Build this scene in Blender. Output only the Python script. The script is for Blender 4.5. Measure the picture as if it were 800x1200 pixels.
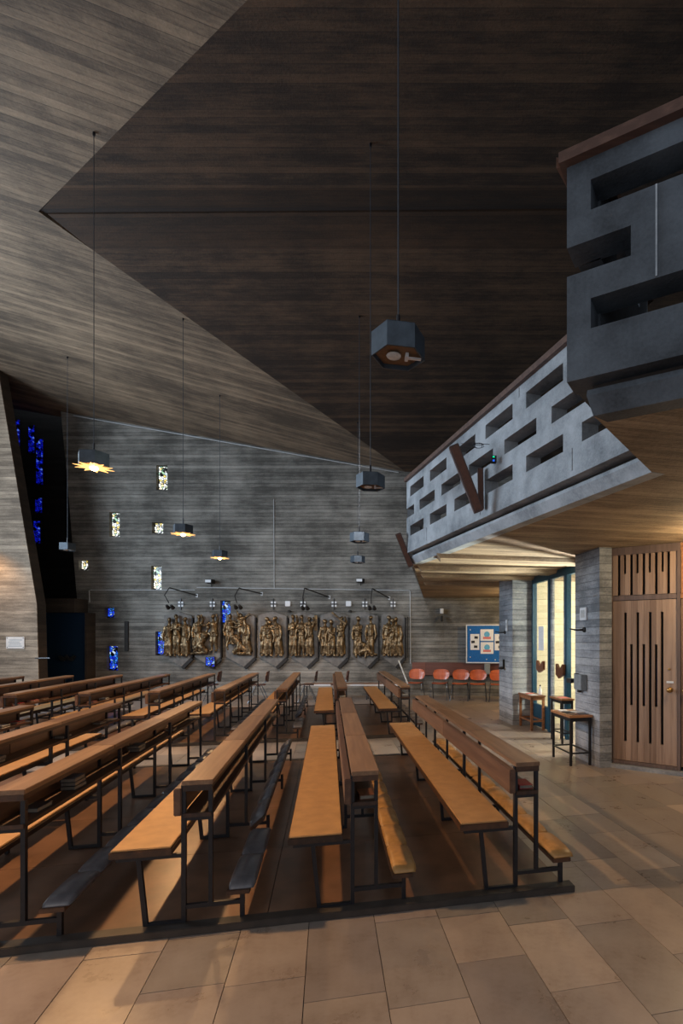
import bpy, bmesh, math, random
from mathutils import Vector, Matrix, noise
random.seed(7)
C = bpy.context.scene.collection
sc = bpy.context.scene
for o in list(bpy.data.objects): bpy.data.objects.remove(o)

# ------------------------------------------------------------ camera, world, lights, exposure
F, CX, HY, EYE = 613.0, 520.0, 747.5, 1.65
cam_d = bpy.data.cameras.new('camera'); cam = bpy.data.objects.new('camera', cam_d); C.objects.link(cam)
cam.location = (0, 0, EYE); cam.rotation_euler = (math.pi/2, 0, 0)
cam_d.sensor_fit = 'VERTICAL'; cam_d.sensor_height = 36.0; cam_d.lens = F/1200*36.0
cam_d.shift_x = (400-CX)/1200.0; cam_d.shift_y = (HY-600)/1200.0
cam_d.clip_start = 0.05
sc.camera = cam
sc.view_settings.view_transform = 'Standard'; sc.view_settings.look = 'None'
sc.view_settings.exposure = 0.12; sc.view_settings.gamma = 1.0; sc.view_settings.use_curve_mapping = False

w = bpy.data.worlds.new('world'); sc.world = w; w.use_nodes = True
w.node_tree.nodes['Background'].inputs[0].default_value = (0.80, 0.88, 1.0, 1)
w.node_tree.nodes['Background'].inputs[1].default_value = 0.42

def lamp(name, kind, loc, energy, col, size=0.3, size_y=None, target=None, spot=None, blend=0.5):
    d = bpy.data.lights.new(name, kind); d.energy = energy; d.color = col
    if kind == 'AREA':
        d.size = size
        if size_y: d.shape = 'RECTANGLE'; d.size_y = size_y
    else: d.shadow_soft_size = size
    if kind == 'SPOT': d.spot_size = math.radians(spot); d.spot_blend = blend
    o = bpy.data.objects.new(name, d); C.objects.link(o); o.location = loc
    if target: o.rotation_euler = (Vector(target)-Vector(loc)).to_track_quat('-Z', 'Y').to_euler()
    return o
# tall side windows of the nave (left, beyond the frame)
lamp('side_window_light', 'AREA', (-12.5, 7.2, 4.4), 900, (0.70, 0.85, 1.0), 6.0, 3.4, (1.0, 7.6, 3.0))
lamp('rear_fill_light', 'AREA', (-4.0, -2.2, 3.0), 40, (1.0, 0.86, 0.74), 4.0, 2.6, (-2.0, 7.0, 1.0))  # unseen weak fill added behind the camera
lamp('gallery_lamp_light', 'POINT', (2.95, 5.35, 2.55), 55, (1.0, 0.76, 0.44), 0.09)
lamp('side_wall_lamp_light', 'SPOT', (-11.3, 12.2, 3.9), 110, (1.0, 0.62, 0.30), 0.08, None, (-11.3, 13.0, 2.6), 110, 0.8)
lamp('back_corner_fill_light', 'POINT', (2.3, 12.9, 2.5), 110, (1.0, 0.72, 0.36), 0.1)  # added fill without a fixture, brightens the far right floor
lamp('vestibule_daylight', 'SPOT', (3.1, 8.7, 0.9), 1500, (1.0, 0.95, 0.84), 0.10, None, (0.5, 7.5, 2.8), 56, 0.6)
lamp('vestibule_fill_light', 'POINT', (4.3, 8.5, 2.1), 440, (1.0, 0.96, 0.86), 0.2)  # added point fill without a fixture, brightens the vestibule walls
lamp('wall_wash_light', 'SPOT', (-1.5, 6.0, 5.4), 900, (0.97, 0.98, 1.0), 0.25, None, (-2.6, 15.0, 2.3), 58, 1.0)

# ------------------------------------------------------------ coordinate helpers
def P(px, py, Y): return Vector(((px-CX)/F*Y, Y, EYE-(py-HY)/F*Y))
def floorP(px, py, z=0.0):
    Y = (EYE-z)*F/(py-HY); return Vector(((px-CX)/F*Y, Y, z))
CA, SA = 0.9766, 0.2150
ROT = math.atan2(SA, CA)
def UV(u, v, z=0.0): return Vector((CA*u-SA*v, SA*u+CA*v, z))

# ------------------------------------------------------------ materials
def lin(c):
    return tuple(((x/255)/12.92 if x/255 <= 0.04045 else ((x/255+0.055)/1.055)**2.4) for x in c)+(1,)
class NT:
    def __init__(s, name):
        s.m = bpy.data.materials.new(name); s.m.use_nodes = True; s.t = s.m.node_tree
        s.b = s.t.nodes['Principled BSDF']
    def n(s, typ, **kw):
        x = s.t.nodes.new(typ)
        for k, v in kw.items():
            if k.startswith('i_'):
                key = k[2:]; key = int(key) if key.isdigit() else key
                x.inputs[key].default_value = v
            else: setattr(x, k, v)
        return x
    def l(s, a, b): s.t.links.new(a, b)
    def math(s, op, a, b=None):
        x = s.n('ShaderNodeMath', operation=op)
        for i, v in enumerate((a, b)):
            if v is None: continue
            if isinstance(v, (int, float)): x.inputs[i].default_value = v
            else: s.l(v, x.inputs[i])
        return x.outputs[0]
    def mix(s, fac, a, b, mode='MIX'):
        x = s.n('ShaderNodeMix', data_type='RGBA', blend_type=mode)
        if isinstance(fac, (int, float)): x.inputs[0].default_value = fac
        else: s.l(fac, x.inputs[0])
        for i, v in ((6, a), (7, b)):
            if isinstance(v, tuple): x.inputs[i].default_value = v
            else: s.l(v, x.inputs[i])
        return x.outputs[2]
    def ramp(s, fac, stops):
        x = s.n('ShaderNodeValToRGB'); e = x.color_ramp.elements
        while len(e) < len(stops): e.new(0.5)
        for i, (p, c) in enumerate(stops):
            e[i].position = p; e[i].color = c if isinstance(c, tuple) else (c, c, c, 1)
        s.l(fac, x.inputs[0]); return x.outputs[0]
    def noise(s, vec, scale, detail=4, rough=0.6):
        x = s.n('ShaderNodeTexNoise'); x.inputs['Scale'].default_value = scale
        x.inputs['Detail'].default_value = detail; x.inputs['Roughness'].default_value = rough
        s.l(vec, x.inputs['Vector']); return x.outputs[0]
    def bump(s, h, strength, dist):
        x = s.n('ShaderNodeBump'); x.inputs['Strength'].default_value = strength; x.inputs['Distance'].default_value = dist
        s.l(h, x.inputs['Height']); s.l(x.outputs[0], s.b.inputs['Normal'])

def mapping(nt, rot=(0,0,0), scale=(1,1,1), src='Object', loc=(0,0,0)):
    tc = nt.n('ShaderNodeTexCoord'); mp = nt.n('ShaderNodeMapping')
    mp.inputs['Rotation'].default_value = rot; mp.inputs['Scale'].default_value = scale; mp.inputs['Location'].default_value = loc
    nt.l(tc.outputs[src], mp.inputs['Vector']); return mp.outputs[0]

def board_concrete(name, light, dark, across='Z', rot=0.0, width=0.09, joint=0.5, contrast=1.0, stain=0.5, bump=0.6):
    """board-formed concrete; boards run along the horizontal / along X after rotating by rot about Z"""
    nt = NT(name)
    v = mapping(nt, (0, 0, rot))
    sep = nt.n('ShaderNodeSeparateXYZ'); nt.l(v, sep.inputs[0])
    x, y, z = sep.outputs
    if across == 'Z': c = z; a = nt.math('ADD', x, nt.math('MULTIPLY', y, 1.3))
    else: c = y; a = x
    warp = nt.noise(v, 0.35, 2)
    c2 = nt.math('ADD', c, nt.math('MULTIPLY', warp, 0.03))
    q = nt.math('DIVIDE', c2, width)
    idx = nt.math('FLOOR', q); fr = nt.math('FRACT', q)
    wn = nt.n('ShaderNodeTexWhiteNoise', noise_dimensions='1D'); nt.l(idx, wn.inputs['W'])
    cmb = nt.n('ShaderNodeCombineXYZ')
    nt.l(nt.math('ADD', nt.math('MULTIPLY', a, 2.6), nt.math('MULTIPLY', wn.outputs[0], 37.0)), cmb.inputs[0])
    nt.l(nt.math('MULTIPLY', c, 26.0), cmb.inputs[1]); nt.l(idx, cmb.inputs[2])
    grain = nt.noise(cmb.outputs[0], 1.0, 6, 0.72)
    cm2 = nt.n('ShaderNodeCombineXYZ'); nt.l(nt.math('MULTIPLY', a, 1.5), cm2.inputs[0]); nt.l(nt.math('MULTIPLY', c, 6.5), cm2.inputs[1])
    streak = nt.noise(cm2.outputs[0], 1.0, 5, 0.7)
    cloud = nt.noise(v, 0.7, 5, 0.62)
    fine = nt.noise(v, 34.0, 3, 0.7)
    jt = nt.math('LESS_THAN', fr, 0.07)
    s = nt.math('ADD', nt.math('MULTIPLY', grain, 0.42*contrast), nt.math('MULTIPLY', wn.outputs[0], 0.20*contrast))
    s = nt.math('ADD', s, nt.math('MULTIPLY', streak, 0.55*contrast))
    s = nt.math('ADD', s, nt.math('MULTIPLY', cloud, stain))
    s = nt.math('ADD', s, nt.math('MULTIPLY', fine, 0.22))
    mid = (0.21+0.10+0.275)*contrast + stain*0.5 + 0.11
    s = nt.math('SUBTRACT', s, mid-0.5)
    s = nt.math('SUBTRACT', s, nt.math('MULTIPLY', jt, 0.18*joint))
    col = nt.ramp(s, [(0.18, tuple(k*0.55 for k in dark[:3])+(1,)), (0.38, dark), (0.66, light), (0.86, tuple(min(1, k*1.45) for k in light[:3])+(1,))])
    nt.l(col, nt.b.inputs['Base Color']); nt.b.inputs['Roughness'].default_value = 0.82
    h = nt.math('ADD', nt.math('MULTIPLY', grain, 0.5), nt.math('MULTIPLY', wn.outputs[0], 0.5))
    h = nt.math('SUBTRACT', h, nt.math('MULTIPLY', jt, joint))
    h = nt.math('ADD', h, nt.math('MULTIPLY', fine, 0.3))
    nt.bump(h, bump, 0.02)
    return nt.m

def smooth_concrete(name, light, dark, scale=2.2):
    nt = NT(name); v = mapping(nt)
    a = nt.noise(v, scale, 7, 0.66); b = nt.noise(v, 60, 3); c = nt.noise(v, 0.8, 3)
    s = nt.math('ADD', nt.math('MULTIPLY', a, 0.75), nt.math('MULTIPLY', b, 0.15)); s = nt.math('ADD', s, nt.math('MULTIPLY', c, 0.25))
    nt.l(nt.ramp(s, [(0.46, dark), (0.56, tuple((p+q)/2 for p, q in zip(light, dark))), (0.67, light)]), nt.b.inputs['Base Color'])
    vo = nt.n('ShaderNodeTexVoronoi'); vo.inputs['Scale'].default_value = 28; nt.l(v, vo.inputs['Vector'])
    pit = nt.math('LESS_THAN', vo.outputs['Distance'], 0.09)
    nt.bump(nt.math('SUBTRACT', nt.math('ADD', a, nt.math('MULTIPLY', b, 0.3)), nt.math('MULTIPLY', pit, 0.5)), 0.5, 0.012)
    nt.b.inputs['Roughness'].default_value = 0.7
    return nt.m

def wood(name, c1, c2, axis='Y', rough=0.42, scale=1.0, var=0.35):
    nt = NT(name)
    sc_ = {'X': (1.2, 22, 22), 'Y': (22, 1.2, 22), 'Z': (22, 22, 1.2)}[axis]
    v = mapping(nt, scale=tuple(k*scale for k in sc_))
    oi = nt.n('ShaderNodeObjectInfo')
    ad = nt.n('ShaderNodeVectorMath', operation='ADD'); nt.l(v, ad.inputs[0])
    cm = nt.n('ShaderNodeCombineXYZ'); r = nt.math('MULTIPLY', oi.outputs['Random'], 50.0); nt.l(r, cm.inputs[0]); nt.l(r, cm.inputs[1]); nt.l(cm.outputs[0], ad.inputs[1])
    g = nt.noise(ad.outputs[0], 1.0, 6, 0.65)
    g2 = nt.math('ADD', g, nt.math('MULTIPLY', nt.math('SUBTRACT', oi.outputs['Random'], 0.5), var))
    nt.l(nt.ramp(g2, [(0.30, c2), (0.55, tuple((p+q)/2 for p, q in zip(c1, c2))), (0.74, c1)]), nt.b.inputs['Base Color'])
    nt.b.inputs['Roughness'].default_value = rough; nt.bump(g, 0.15, 0.004)
    return nt.m

def plain(name, col, rough=0.5, metal=0.0, nscale=30, var=0.15, emit=None, es=1.0):
    nt = NT(name); v = mapping(nt); g = nt.noise(v, nscale, 4)
    lo = tuple(k*(1-var) for k in col[:3])+(1,); hi = tuple(min(1, k*(1+var)) for k in col[:3])+(1,)
    nt.l(nt.ramp(g, [(0.35, lo), (0.65, hi)]), nt.b.inputs['Base Color'])
    nt.b.inputs['Roughness'].default_value = rough; nt.b.inputs['Metallic'].default_value = metal
    if emit: nt.b.inputs['Emission Color'].default_value = emit; nt.b.inputs['Emission Strength'].default_value = es
    return nt.m

def stone_tile(name):
    nt = NT(name); v = mapping(nt, src='Object'); oi = nt.n('ShaderNodeObjectInfo')
    tc = nt.n('ShaderNodeNewGeometry')
    a = nt.noise(tc.outputs['Position'], 3.2, 7, 0.7); b = nt.noise(tc.outputs['Position'], 26, 4)
    base = nt.ramp(oi.outputs['Random'], [(0.0, lin((166, 152, 144))), (0.25, lin((142, 132, 126))), (0.5, lin((178, 162, 148))), (0.75, lin((154, 142, 132))), (1.0, lin((138, 132, 126)))])
    s = nt.math('ADD', nt.math('MULTIPLY', a, 0.8), nt.math('MULTIPLY', b, 0.25))
    veins = nt.ramp(s, [(0.36, (0.70, 0.66, 0.63, 1)), (0.52, (0.90, 0.89, 0.88, 1)), (0.68, (1, 1, 1, 1))])
    col = nt.mix(1.0, base, veins, 'MULTIPLY')
    pit = nt.n('ShaderNodeTexNoise'); pit.inputs['Scale'].default_value = 8.5; pit.inputs['Detail'].default_value = 6; pit.inputs['Roughness'].default_value = 0.8
    nt.l(tc.outputs['Position'], pit.inputs['Vector'])
    pm = nt.ramp(pit.outputs[0], [(0.64, 0.0), (0.70, 0.45)])
    col = nt.mix(pm, col, lin((86, 62, 46)))
    nt.l(col, nt.b.inputs['Base Color'])
    nt.l(nt.ramp(a, [(0.3, 0.24), (0.7, 0.42)]), nt.b.inputs['Roughness'])
    nt.bump(b, 0.08, 0.004)
    return nt.m

def stained(name, stops, strength, scale=16.0, bg=(0.004, 0.004, 0.005, 1)):
    nt = NT(name); v = mapping(nt, src='Object')
    vo = nt.n('ShaderNodeTexVoronoi'); vo.inputs['Scale'].default_value = scale; nt.l(v, vo.inputs['Vector'])
    ve = nt.n('ShaderNodeTexVoronoi', feature='DISTANCE_TO_EDGE'); ve.inputs['Scale'].default_value = scale; nt.l(v, ve.inputs['Vector'])
    sp = nt.n('ShaderNodeSeparateColor'); nt.l(vo.outputs['Color'], sp.inputs[0])
    col = nt.ramp(sp.outputs[0], stops)
    mask = nt.math('GREATER_THAN', ve.outputs['Distance'], 0.07)
    off = nt.math('GREATER_THAN', sp.outputs[1], 0.22)
    m2 = nt.math('MULTIPLY', mask, off)
    nt.b.inputs['Base Color'].default_value = bg; nt.b.inputs['Roughness'].default_value = 0.3
    nt.l(nt.mix(m2, (0, 0, 0, 1), col), nt.b.inputs['Emission Color'])
    nt.b.inputs['Emission Strength'].default_value = strength
    return nt.m

M = {}
M['ceil_left'] = board_concrete('ceiling_boards_warm', lin((140, 120, 98)), lin((88, 74, 60)), 'Y', -ROT, 0.11, 0.8, 1.0, 0.7, 0.9)  # warmth of lamp light bounced off the floor is painted into this colour
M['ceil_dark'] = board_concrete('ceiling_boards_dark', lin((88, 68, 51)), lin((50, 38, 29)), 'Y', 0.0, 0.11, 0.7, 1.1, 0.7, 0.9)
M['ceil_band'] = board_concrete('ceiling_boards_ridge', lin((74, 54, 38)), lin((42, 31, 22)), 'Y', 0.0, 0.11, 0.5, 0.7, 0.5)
M['wall_back'] = board_concrete('wall_boards_grey', lin((142, 138, 131)), lin((82, 79, 74)), 'Z', 0.0, 0.105, 0.9, 0.75, 0.9, 0.9)
M['wall_left'] = board_concrete('wall_boards_left', lin((166, 148, 128)), lin((108, 94, 80)), 'Z', 0.0, 0.09, 0.7, 0.9, 0.5)
M['recess'] = board_concrete('wall_boards_recess_shaded', lin((40, 38, 37)), lin((20, 19, 18)), 'Z', 0.0, 0.1, 0.5, 0.8, 0.4)  # shade of the unlit recess painted into the concrete colour
M['jamb'] = board_concrete('wall_boards_jamb', lin((78, 66, 56)), lin((48, 40, 34)), 'Z', 0.0, 0.1, 0.3, 0.6, 0.4)
M['pier'] = board_concrete('pier_boards', lin((176, 180, 186)), lin((104, 108, 114)), 'Z', 0.0, 0.10, 0.9, 0.65, 0.9, 1.0)
M['soffit'] = board_concrete('soffit_boards', lin((178, 156, 128)), lin((116, 98, 78)), 'Y', -ROT, 0.10, 0.6, 0.9, 0.5)
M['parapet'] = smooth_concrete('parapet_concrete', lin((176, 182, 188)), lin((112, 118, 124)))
M['parapet_shaded'] = smooth_concrete('parapet_concrete_shaded', lin((86, 93, 101)), lin((46, 51, 57)), 1.6)  # darker copy of the parapet concrete, shade of the near front painted in
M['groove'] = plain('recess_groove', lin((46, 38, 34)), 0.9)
M['rail'] = wood('handrail_wood', lin((128, 96, 80)), lin((80, 56, 46)), 'X', 0.5)
M['desk'] = wood('desk_wood', lin((150, 116, 86)), lin((102, 74, 54)), 'Y', 0.34)
M['back'] = wood('backboard_wood', lin((116, 84, 62)), lin((78, 52, 38)), 'Y', 0.4)
M['seatwood'] = wood('seat_edge_wood', lin((86, 56, 36)), lin((46, 30, 20)), 'Y', 0.45)
M['seatpad'] = plain('seat_covering_tan', lin((182, 140, 92)), 0.46, 0, 9, 0.10)
M['shelf'] = wood('shelf_wood', lin((92, 62, 42)), lin((52, 34, 24)), 'Y', 0.5)
M['steel'] = plain('black_steel', lin((38, 38, 42)), 0.38, 0.3)
M['padgrey'] = plain('kneeler_vinyl_grey', lin((100, 98, 102)), 0.30, 0, 14, 0.2)
M['padtan'] = plain('kneeler_vinyl_tan', lin((172, 130, 78)), 0.42, 0, 14, 0.2)
M['platform'] = plain('platform_linoleum', lin((106, 78, 60)), 0.30, 0, 3.0, 0.28)
M['edge'] = plain('platform_edge_strip', lin((58, 52, 48)), 0.5, 0, 8, 0.25)
M['tile'] = stone_tile('floor_stone')
M['grout'] = plain('floor_grout', lin((74, 64, 56)), 0.9)
M['lampmetal'] = plain('lamp_sheet_metal', lin((66, 76, 86)), 0.45, 0.3, 12, 0.2)
M['lampin'] = plain('lamp_inner_enamel', lin((120, 92, 66)), 0.5)
M['star_on'] = plain('lamp_star_lit', lin((255, 196, 110)), 0.5, 0, 10, 0.05, (1.0, 0.52, 0.16, 1), 1.7)
M['bulb_on'] = plain('bulb_lit', lin((255, 230, 190)), 0.3, 0, 10, 0.02, (1.0, 0.72, 0.36, 1), 22.0)
M['bulb_off'] = plain('bulb_off', lin((210, 205, 200)), 0.15)
M['cable'] = plain('cable_dark', lin((60, 66, 74)), 0.5)
M['bronze'] = plain('bronze', lin((112, 92, 66)), 0.38, 0.7, 9, 0.65)
M['plate'] = smooth_concrete('relief_plate', lin((120, 116, 112)), lin((84, 82, 80)), 5)
M['iron_and_shade'] = plain('iron_and_rim_shade', lin((30, 27, 26)), 0.7)  # black iron fittings, also the painted shade bars beside the relief plates
M['conduit'] = plain('conduit_pale', lin((176, 178, 180)), 0.5)
M['white'] = plain('white_enamel', lin((214, 216, 220)), 0.4, 0, 20, 0.05)
M['paper'] = plain('paper', lin((226, 226, 228)), 0.8, 0, 40, 0.06)
M['pages'] = plain('book_pages', lin((120, 110, 98)), 0.8)
M['ink'] = plain('print_ink', lin((44, 44, 50)), 0.8)
M['blueboard'] = plain('pinboard_blue', lin((18, 96, 168)), 0.8)
M['shell'] = wood('chair_shell', lin((206, 112, 74)), lin((168, 78, 48)), 'X', 0.28, 0.5)
M['shellseat'] = wood('chair_seat', lin((176, 92, 52)), lin((130, 60, 34)), 'X', 0.35, 0.5)
M['shell_shaded'] = wood('chair_shell_shaded', lin((92, 52, 38)), lin((56, 32, 24)), 'X', 0.35, 0.5)  # orange shell darkened in colour to stand for shade
M['chrome'] = plain('tube_steel', lin((96, 100, 106)), 0.3, 0.8)
M['doorwood'] = wood('door_wood', lin((160, 134, 116)), lin((120, 96, 80)), 'Z', 0.5)
M['doorframe'] = wood('door_frame_wood', lin((112, 94, 88)), lin((78, 64, 60)), 'Z', 0.5)
M['slotdark'] = plain('slot_backing', lin((22, 15, 20)), 0.6)
M['slotviolet'] = plain('slot_glass_violet', lin((66, 34, 92)), 0.3)
M['teal'] = plain('door_frame_teal', lin((20, 66, 88)), 0.45)
M['navy'] = plain('door_navy', lin((16, 44, 70)), 0.5)
M['brickwall'] = board_concrete('vestibule_brick', lin((232, 220, 190)), lin((196, 182, 150)), 'Z', 0.0, 0.12, 0.9, 0.5, 0.3)
M['tablewood'] = wood('table_wood', lin((166, 116, 78)), lin((112, 72, 46)), 'X', 0.4)
M['handlewood'] = wood('handle_wood', lin((120, 72, 44)), lin((80, 46, 28)), 'X', 0.4)
M['greybox'] = plain('grey_enamel', lin((128, 136, 142)), 0.5)
M['brass'] = plain('brass', lin((180, 140, 84)), 0.3, 0.8)
M['speaker'] = plain('column_speaker_brown', lin((84, 62, 56)), 0.5)
M['panelwood'] = wood('wall_panel_wood', lin((122, 76, 62)), lin((92, 54, 44)), 'X', 0.5)
M['marble'] = plain('marble_plaque', lin((206, 198, 192)), 0.3, 0, 6, 0.08)
M['red'] = plain('red_cloth_cover', lin((150, 32, 40)), 0.6)
M['pink'] = plain('pink_paper', lin((206, 120, 116)), 0.7)
M['bookdark'] = plain('book_cover_dark', lin((34, 34, 40)), 0.4)
M['bookbrown'] = plain('book_cover_brown', lin((96, 58, 40)), 0.5)
M['winwhite'] = stained('glass_clear_mix', [(0.0, lin((240, 250, 240))), (0.35, lin((255, 255, 255))), (0.55, lin((236, 206, 96))), (0.68, lin((120, 190, 170))), (0.8, lin((250, 250, 235))), (1.0, lin((190, 220, 235)))], 1.3, 14.0)
M['winblue'] = stained('glass_blue_mix', [(0.0, lin((10, 30, 190))), (0.4, lin((30, 70, 235))), (0.55, lin((70, 140, 250))), (0.68, lin((215, 235, 255))), (0.86, lin((30, 150, 220))), (1.0, lin((20, 40, 210)))], 0.9, 14.0)
M['windeep'] = stained('glass_deep_blue', [(0.0, lin((4, 6, 90))), (0.5, lin((10, 20, 190))), (0.85, lin((26, 50, 240))), (1.0, lin((110, 150, 255)))], 0.6, 15.0)
gl = NT('clear_glass')
_tr = gl.n('ShaderNodeBsdfTransparent'); _tr.inputs[0].default_value = (0.93, 0.97, 0.96, 1)
_gs = gl.n('ShaderNodeBsdfGlossy'); _gs.inputs['Roughness'].default_value = 0.03
_mx = gl.n('ShaderNodeMixShader'); _mx.inputs[0].default_value = 0.07; gl.l(_tr.outputs[0], _mx.inputs[1]); gl.l(_gs.outputs[0], _mx.inputs[2])
gl.l(_mx.outputs[0], gl.t.nodes['Material Output'].inputs['Surface'])
M['glass'] = gl.m

# ------------------------------------------------------------ mesh building
class MB:
    def __init__(s): s.v = []; s.f = []
    def quadbox(s, pts):
        """8 points: bottom 4 (ccw) then top 4"""
        b = len(s.v); s.v += [tuple(p) for p in pts]
        for f in ((3, 2, 1, 0), (4, 5, 6, 7), (0, 1, 5, 4), (1, 2, 6, 5), (2, 3, 7, 6), (3, 0, 4, 7)): s.f.append(tuple(b+i for i in f))
        return s
    def box(s, x0, x1, y0, y1, z0, z1):
        return s.quadbox([(x0, y0, z0), (x1, y0, z0), (x1, y1, z0), (x0, y1, z0), (x0, y0, z1), (x1, y0, z1), (x1, y1, z1), (x0, y1, z1)])
    def prism(s, poly, z0, z1):
        b = len(s.v); n = len(poly)
        s.v += [(p[0], p[1], z0) for p in poly] + [(p[0], p[1], z1) for p in poly]
        s.f.append(tuple(b+i for i in reversed(range(n)))); s.f.append(tuple(b+n+i for i in range(n)))
        for i in range(n): j = (i+1) % n; s.f.append((b+i, b+j, b+n+j, b+n+i))
        return s
    def loft(s, rings, cap=True):
        b = len(s.v); n = len(rings[0])
        for r in rings: s.v += [tuple(p) for p in r]
        for k in range(len(rings)-1):
            for i in range(n):
                j = (i+1) % n; s.f.append((b+k*n+i, b+k*n+j, b+(k+1)*n+j, b+(k+1)*n+i))
        if cap:
            s.f.append(tuple(b+i for i in reversed(range(n)))); s.f.append(tuple(b+(len(rings)-1)*n+i for i in range(n)))
        return s
    def tube(s, pts, r, n=8):
        pts = [Vector(p) for p in pts]; rings = []
        rr = r if isinstance(r, (list, tuple)) else [r]*len(pts)
        for i, p in enumerate(pts):
            d = (pts[min(i+1, len(pts)-1)]-pts[max(i-1, 0)]).normalized()
            up = Vector((0, 0, 1)) if abs(d.z) < 0.9 else Vector((0, 1, 0))
            a = d.cross(up).normalized(); b = d.cross(a).normalized()
            rings.append([p+a*math.cos(t)*rr[i]+b*math.sin(t)*rr[i] for t in [2*math.pi*k/n for k in range(n)]])
        return s.loft(rings)
    def bar(s, p, q, wdt, dep):
        """square bar between p and q"""
        p, q = Vector(p), Vector(q); d = (q-p).normalized()
        up = Vector((0, 0, 1)) if abs(d.z) < 0.9 else Vector((0, 1, 0))
        a = d.cross(up).normalized()*wdt/2; b = d.cross(a).normalized()*dep/2
        return s.loft([[c+a+b, c-a+b, c-a-b, c+a-b] for c in (p, q)])
    def ell(s, c, r, n=10, m=6):
        c = Vector(c); rings = []
        for k in range(m+1):
            t = math.pi*k/m; t = min(max(t, 0.08), math.pi-0.08)
            rings.append([c+Vector((r[0]*math.sin(t)*math.cos(a), r[1]*math.sin(t)*math.sin(a), -r[2]*math.cos(t))) for a in [2*math.pi*i/n for i in range(n)]])
        return s.loft(rings)
    def lathe(s, prof, c=(0, 0), n=16):
        return s.loft([[(c[0]+r*math.cos(a), c[1]+r*math.sin(a), z) for a in [2*math.pi*i/n for i in range(n)]] for r, z in prof])
    def xform(s, m): s.v = [tuple(m @ Vector(p)) for p in s.v]; return s
    def build(s, name, mat, parent=None, loc=None, rot=None, bevel=0, smooth=False):
        me = bpy.data.meshes.new(name); me.from_pydata(s.v, [], s.f)
        bm = bmesh.new(); bm.from_mesh(me); bmesh.ops.recalc_face_normals(bm, faces=bm.faces)
        if bevel: bmesh.ops.bevel(bm, geom=[e for e in bm.edges if e.calc_face_angle(0) > 0.6], offset=bevel, segments=2, affect='EDGES', clamp_overlap=True)
        bm.to_mesh(me); bm.free(); me.update()
        if smooth:
            for p in me.polygons: p.use_smooth = True
        o = bpy.data.objects.new(name, me); C.objects.link(o); me.materials.append(M[mat] if isinstance(mat, str) else mat)
        if parent: o.parent = parent
        if loc is not None: o.location = loc
        if rot is not None: o.rotation_euler = rot
        return o
def thing(name, label, cat, loc=(0, 0, 0), rz=0.0, group=None):
    o = bpy.data.objects.new(name, None); C.objects.link(o); o.location = loc; o.rotation_euler = (0, 0, rz)
    o.empty_display_size = 0.1
    return tag(o, label, cat, group)
def tag(o, label, cat, group=None):
    o['label'] = label; o['category'] = cat
    if group: o['group'] = group
    return o
def struct(o): o['kind'] = 'structure'; return o
def copy_tree(o, parent=None):
    c = o.copy(); C.objects.link(c)
    if parent: c.parent = parent
    for ch in KIDS(o): copy_tree(ch, c)
    return c
def KIDS(o): return [x for x in list(C.objects) if x.parent == o]

def grid_panel(holes, s0, s1, z0, z1, t, extra=()):
    """slab in (s, depth, z) with rectangular through holes"""
    S = sorted(set([s0, s1]+[min(max(h[i], s0), s1) for h in holes for i in (0, 1)]+list(extra)))
    Z = sorted(set([z0, z1]+[min(max(h[i], z0), z1) for h in holes for i in (2, 3)]))
    def solid(i, j):
        if i < 0 or j < 0 or i >= len(S)-1 or j >= len(Z)-1: return False
        cs, cz = (S[i]+S[i+1])/2, (Z[j]+Z[j+1])/2
        return not any(h[0] < cs < h[1] and h[2] < cz < h[3] for h in holes)
    mb = MB(); vid = {}
    def V(i, d, j):
        k = (i, d, j)
        if k not in vid: vid[k] = len(mb.v); mb.v.append((S[i], d*t, Z[j]))
        return vid[k]
    for i in range(len(S)-1):
        for j in range(len(Z)-1):
            if not solid(i, j): continue
            mb.f.append((V(i, 0, j), V(i+1, 0, j), V(i+1, 0, j+1), V(i, 0, j+1)))
            mb.f.append((V(i, 1, j+1), V(i+1, 1, j+1), V(i+1, 1, j), V(i, 1, j)))
            if not solid(i-1, j): mb.f.append((V(i, 0, j), V(i, 0, j+1), V(i, 1, j+1), V(i, 1, j)))
            if not solid(i+1, j): mb.f.append((V(i+1, 0, j), V(i+1, 1, j), V(i+1, 1, j+1), V(i+1, 0, j+1)))
            if not solid(i, j-1): mb.f.append((V(i, 0, j), V(i, 1, j), V(i+1, 1, j), V(i+1, 0, j)))
            if not solid(i, j+1): mb.f.append((V(i, 0, j+1), V(i+1, 0, j+1), V(i+1, 1, j+1), V(i, 1, j+1)))
    return mb
def poly_slab(pts_low, dz):
    mb = MB(); n = len(pts_low)
    mb.v = [tuple(p) for p in pts_low]+[(p[0], p[1], p[2]+dz) for p in pts_low]
    mb.f = [tuple(reversed(range(n))), tuple(n+i for i in range(n))]+[(i, (i+1) % n, n+(i+1) % n, n+i) for i in range(n)]
    return mb

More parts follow.
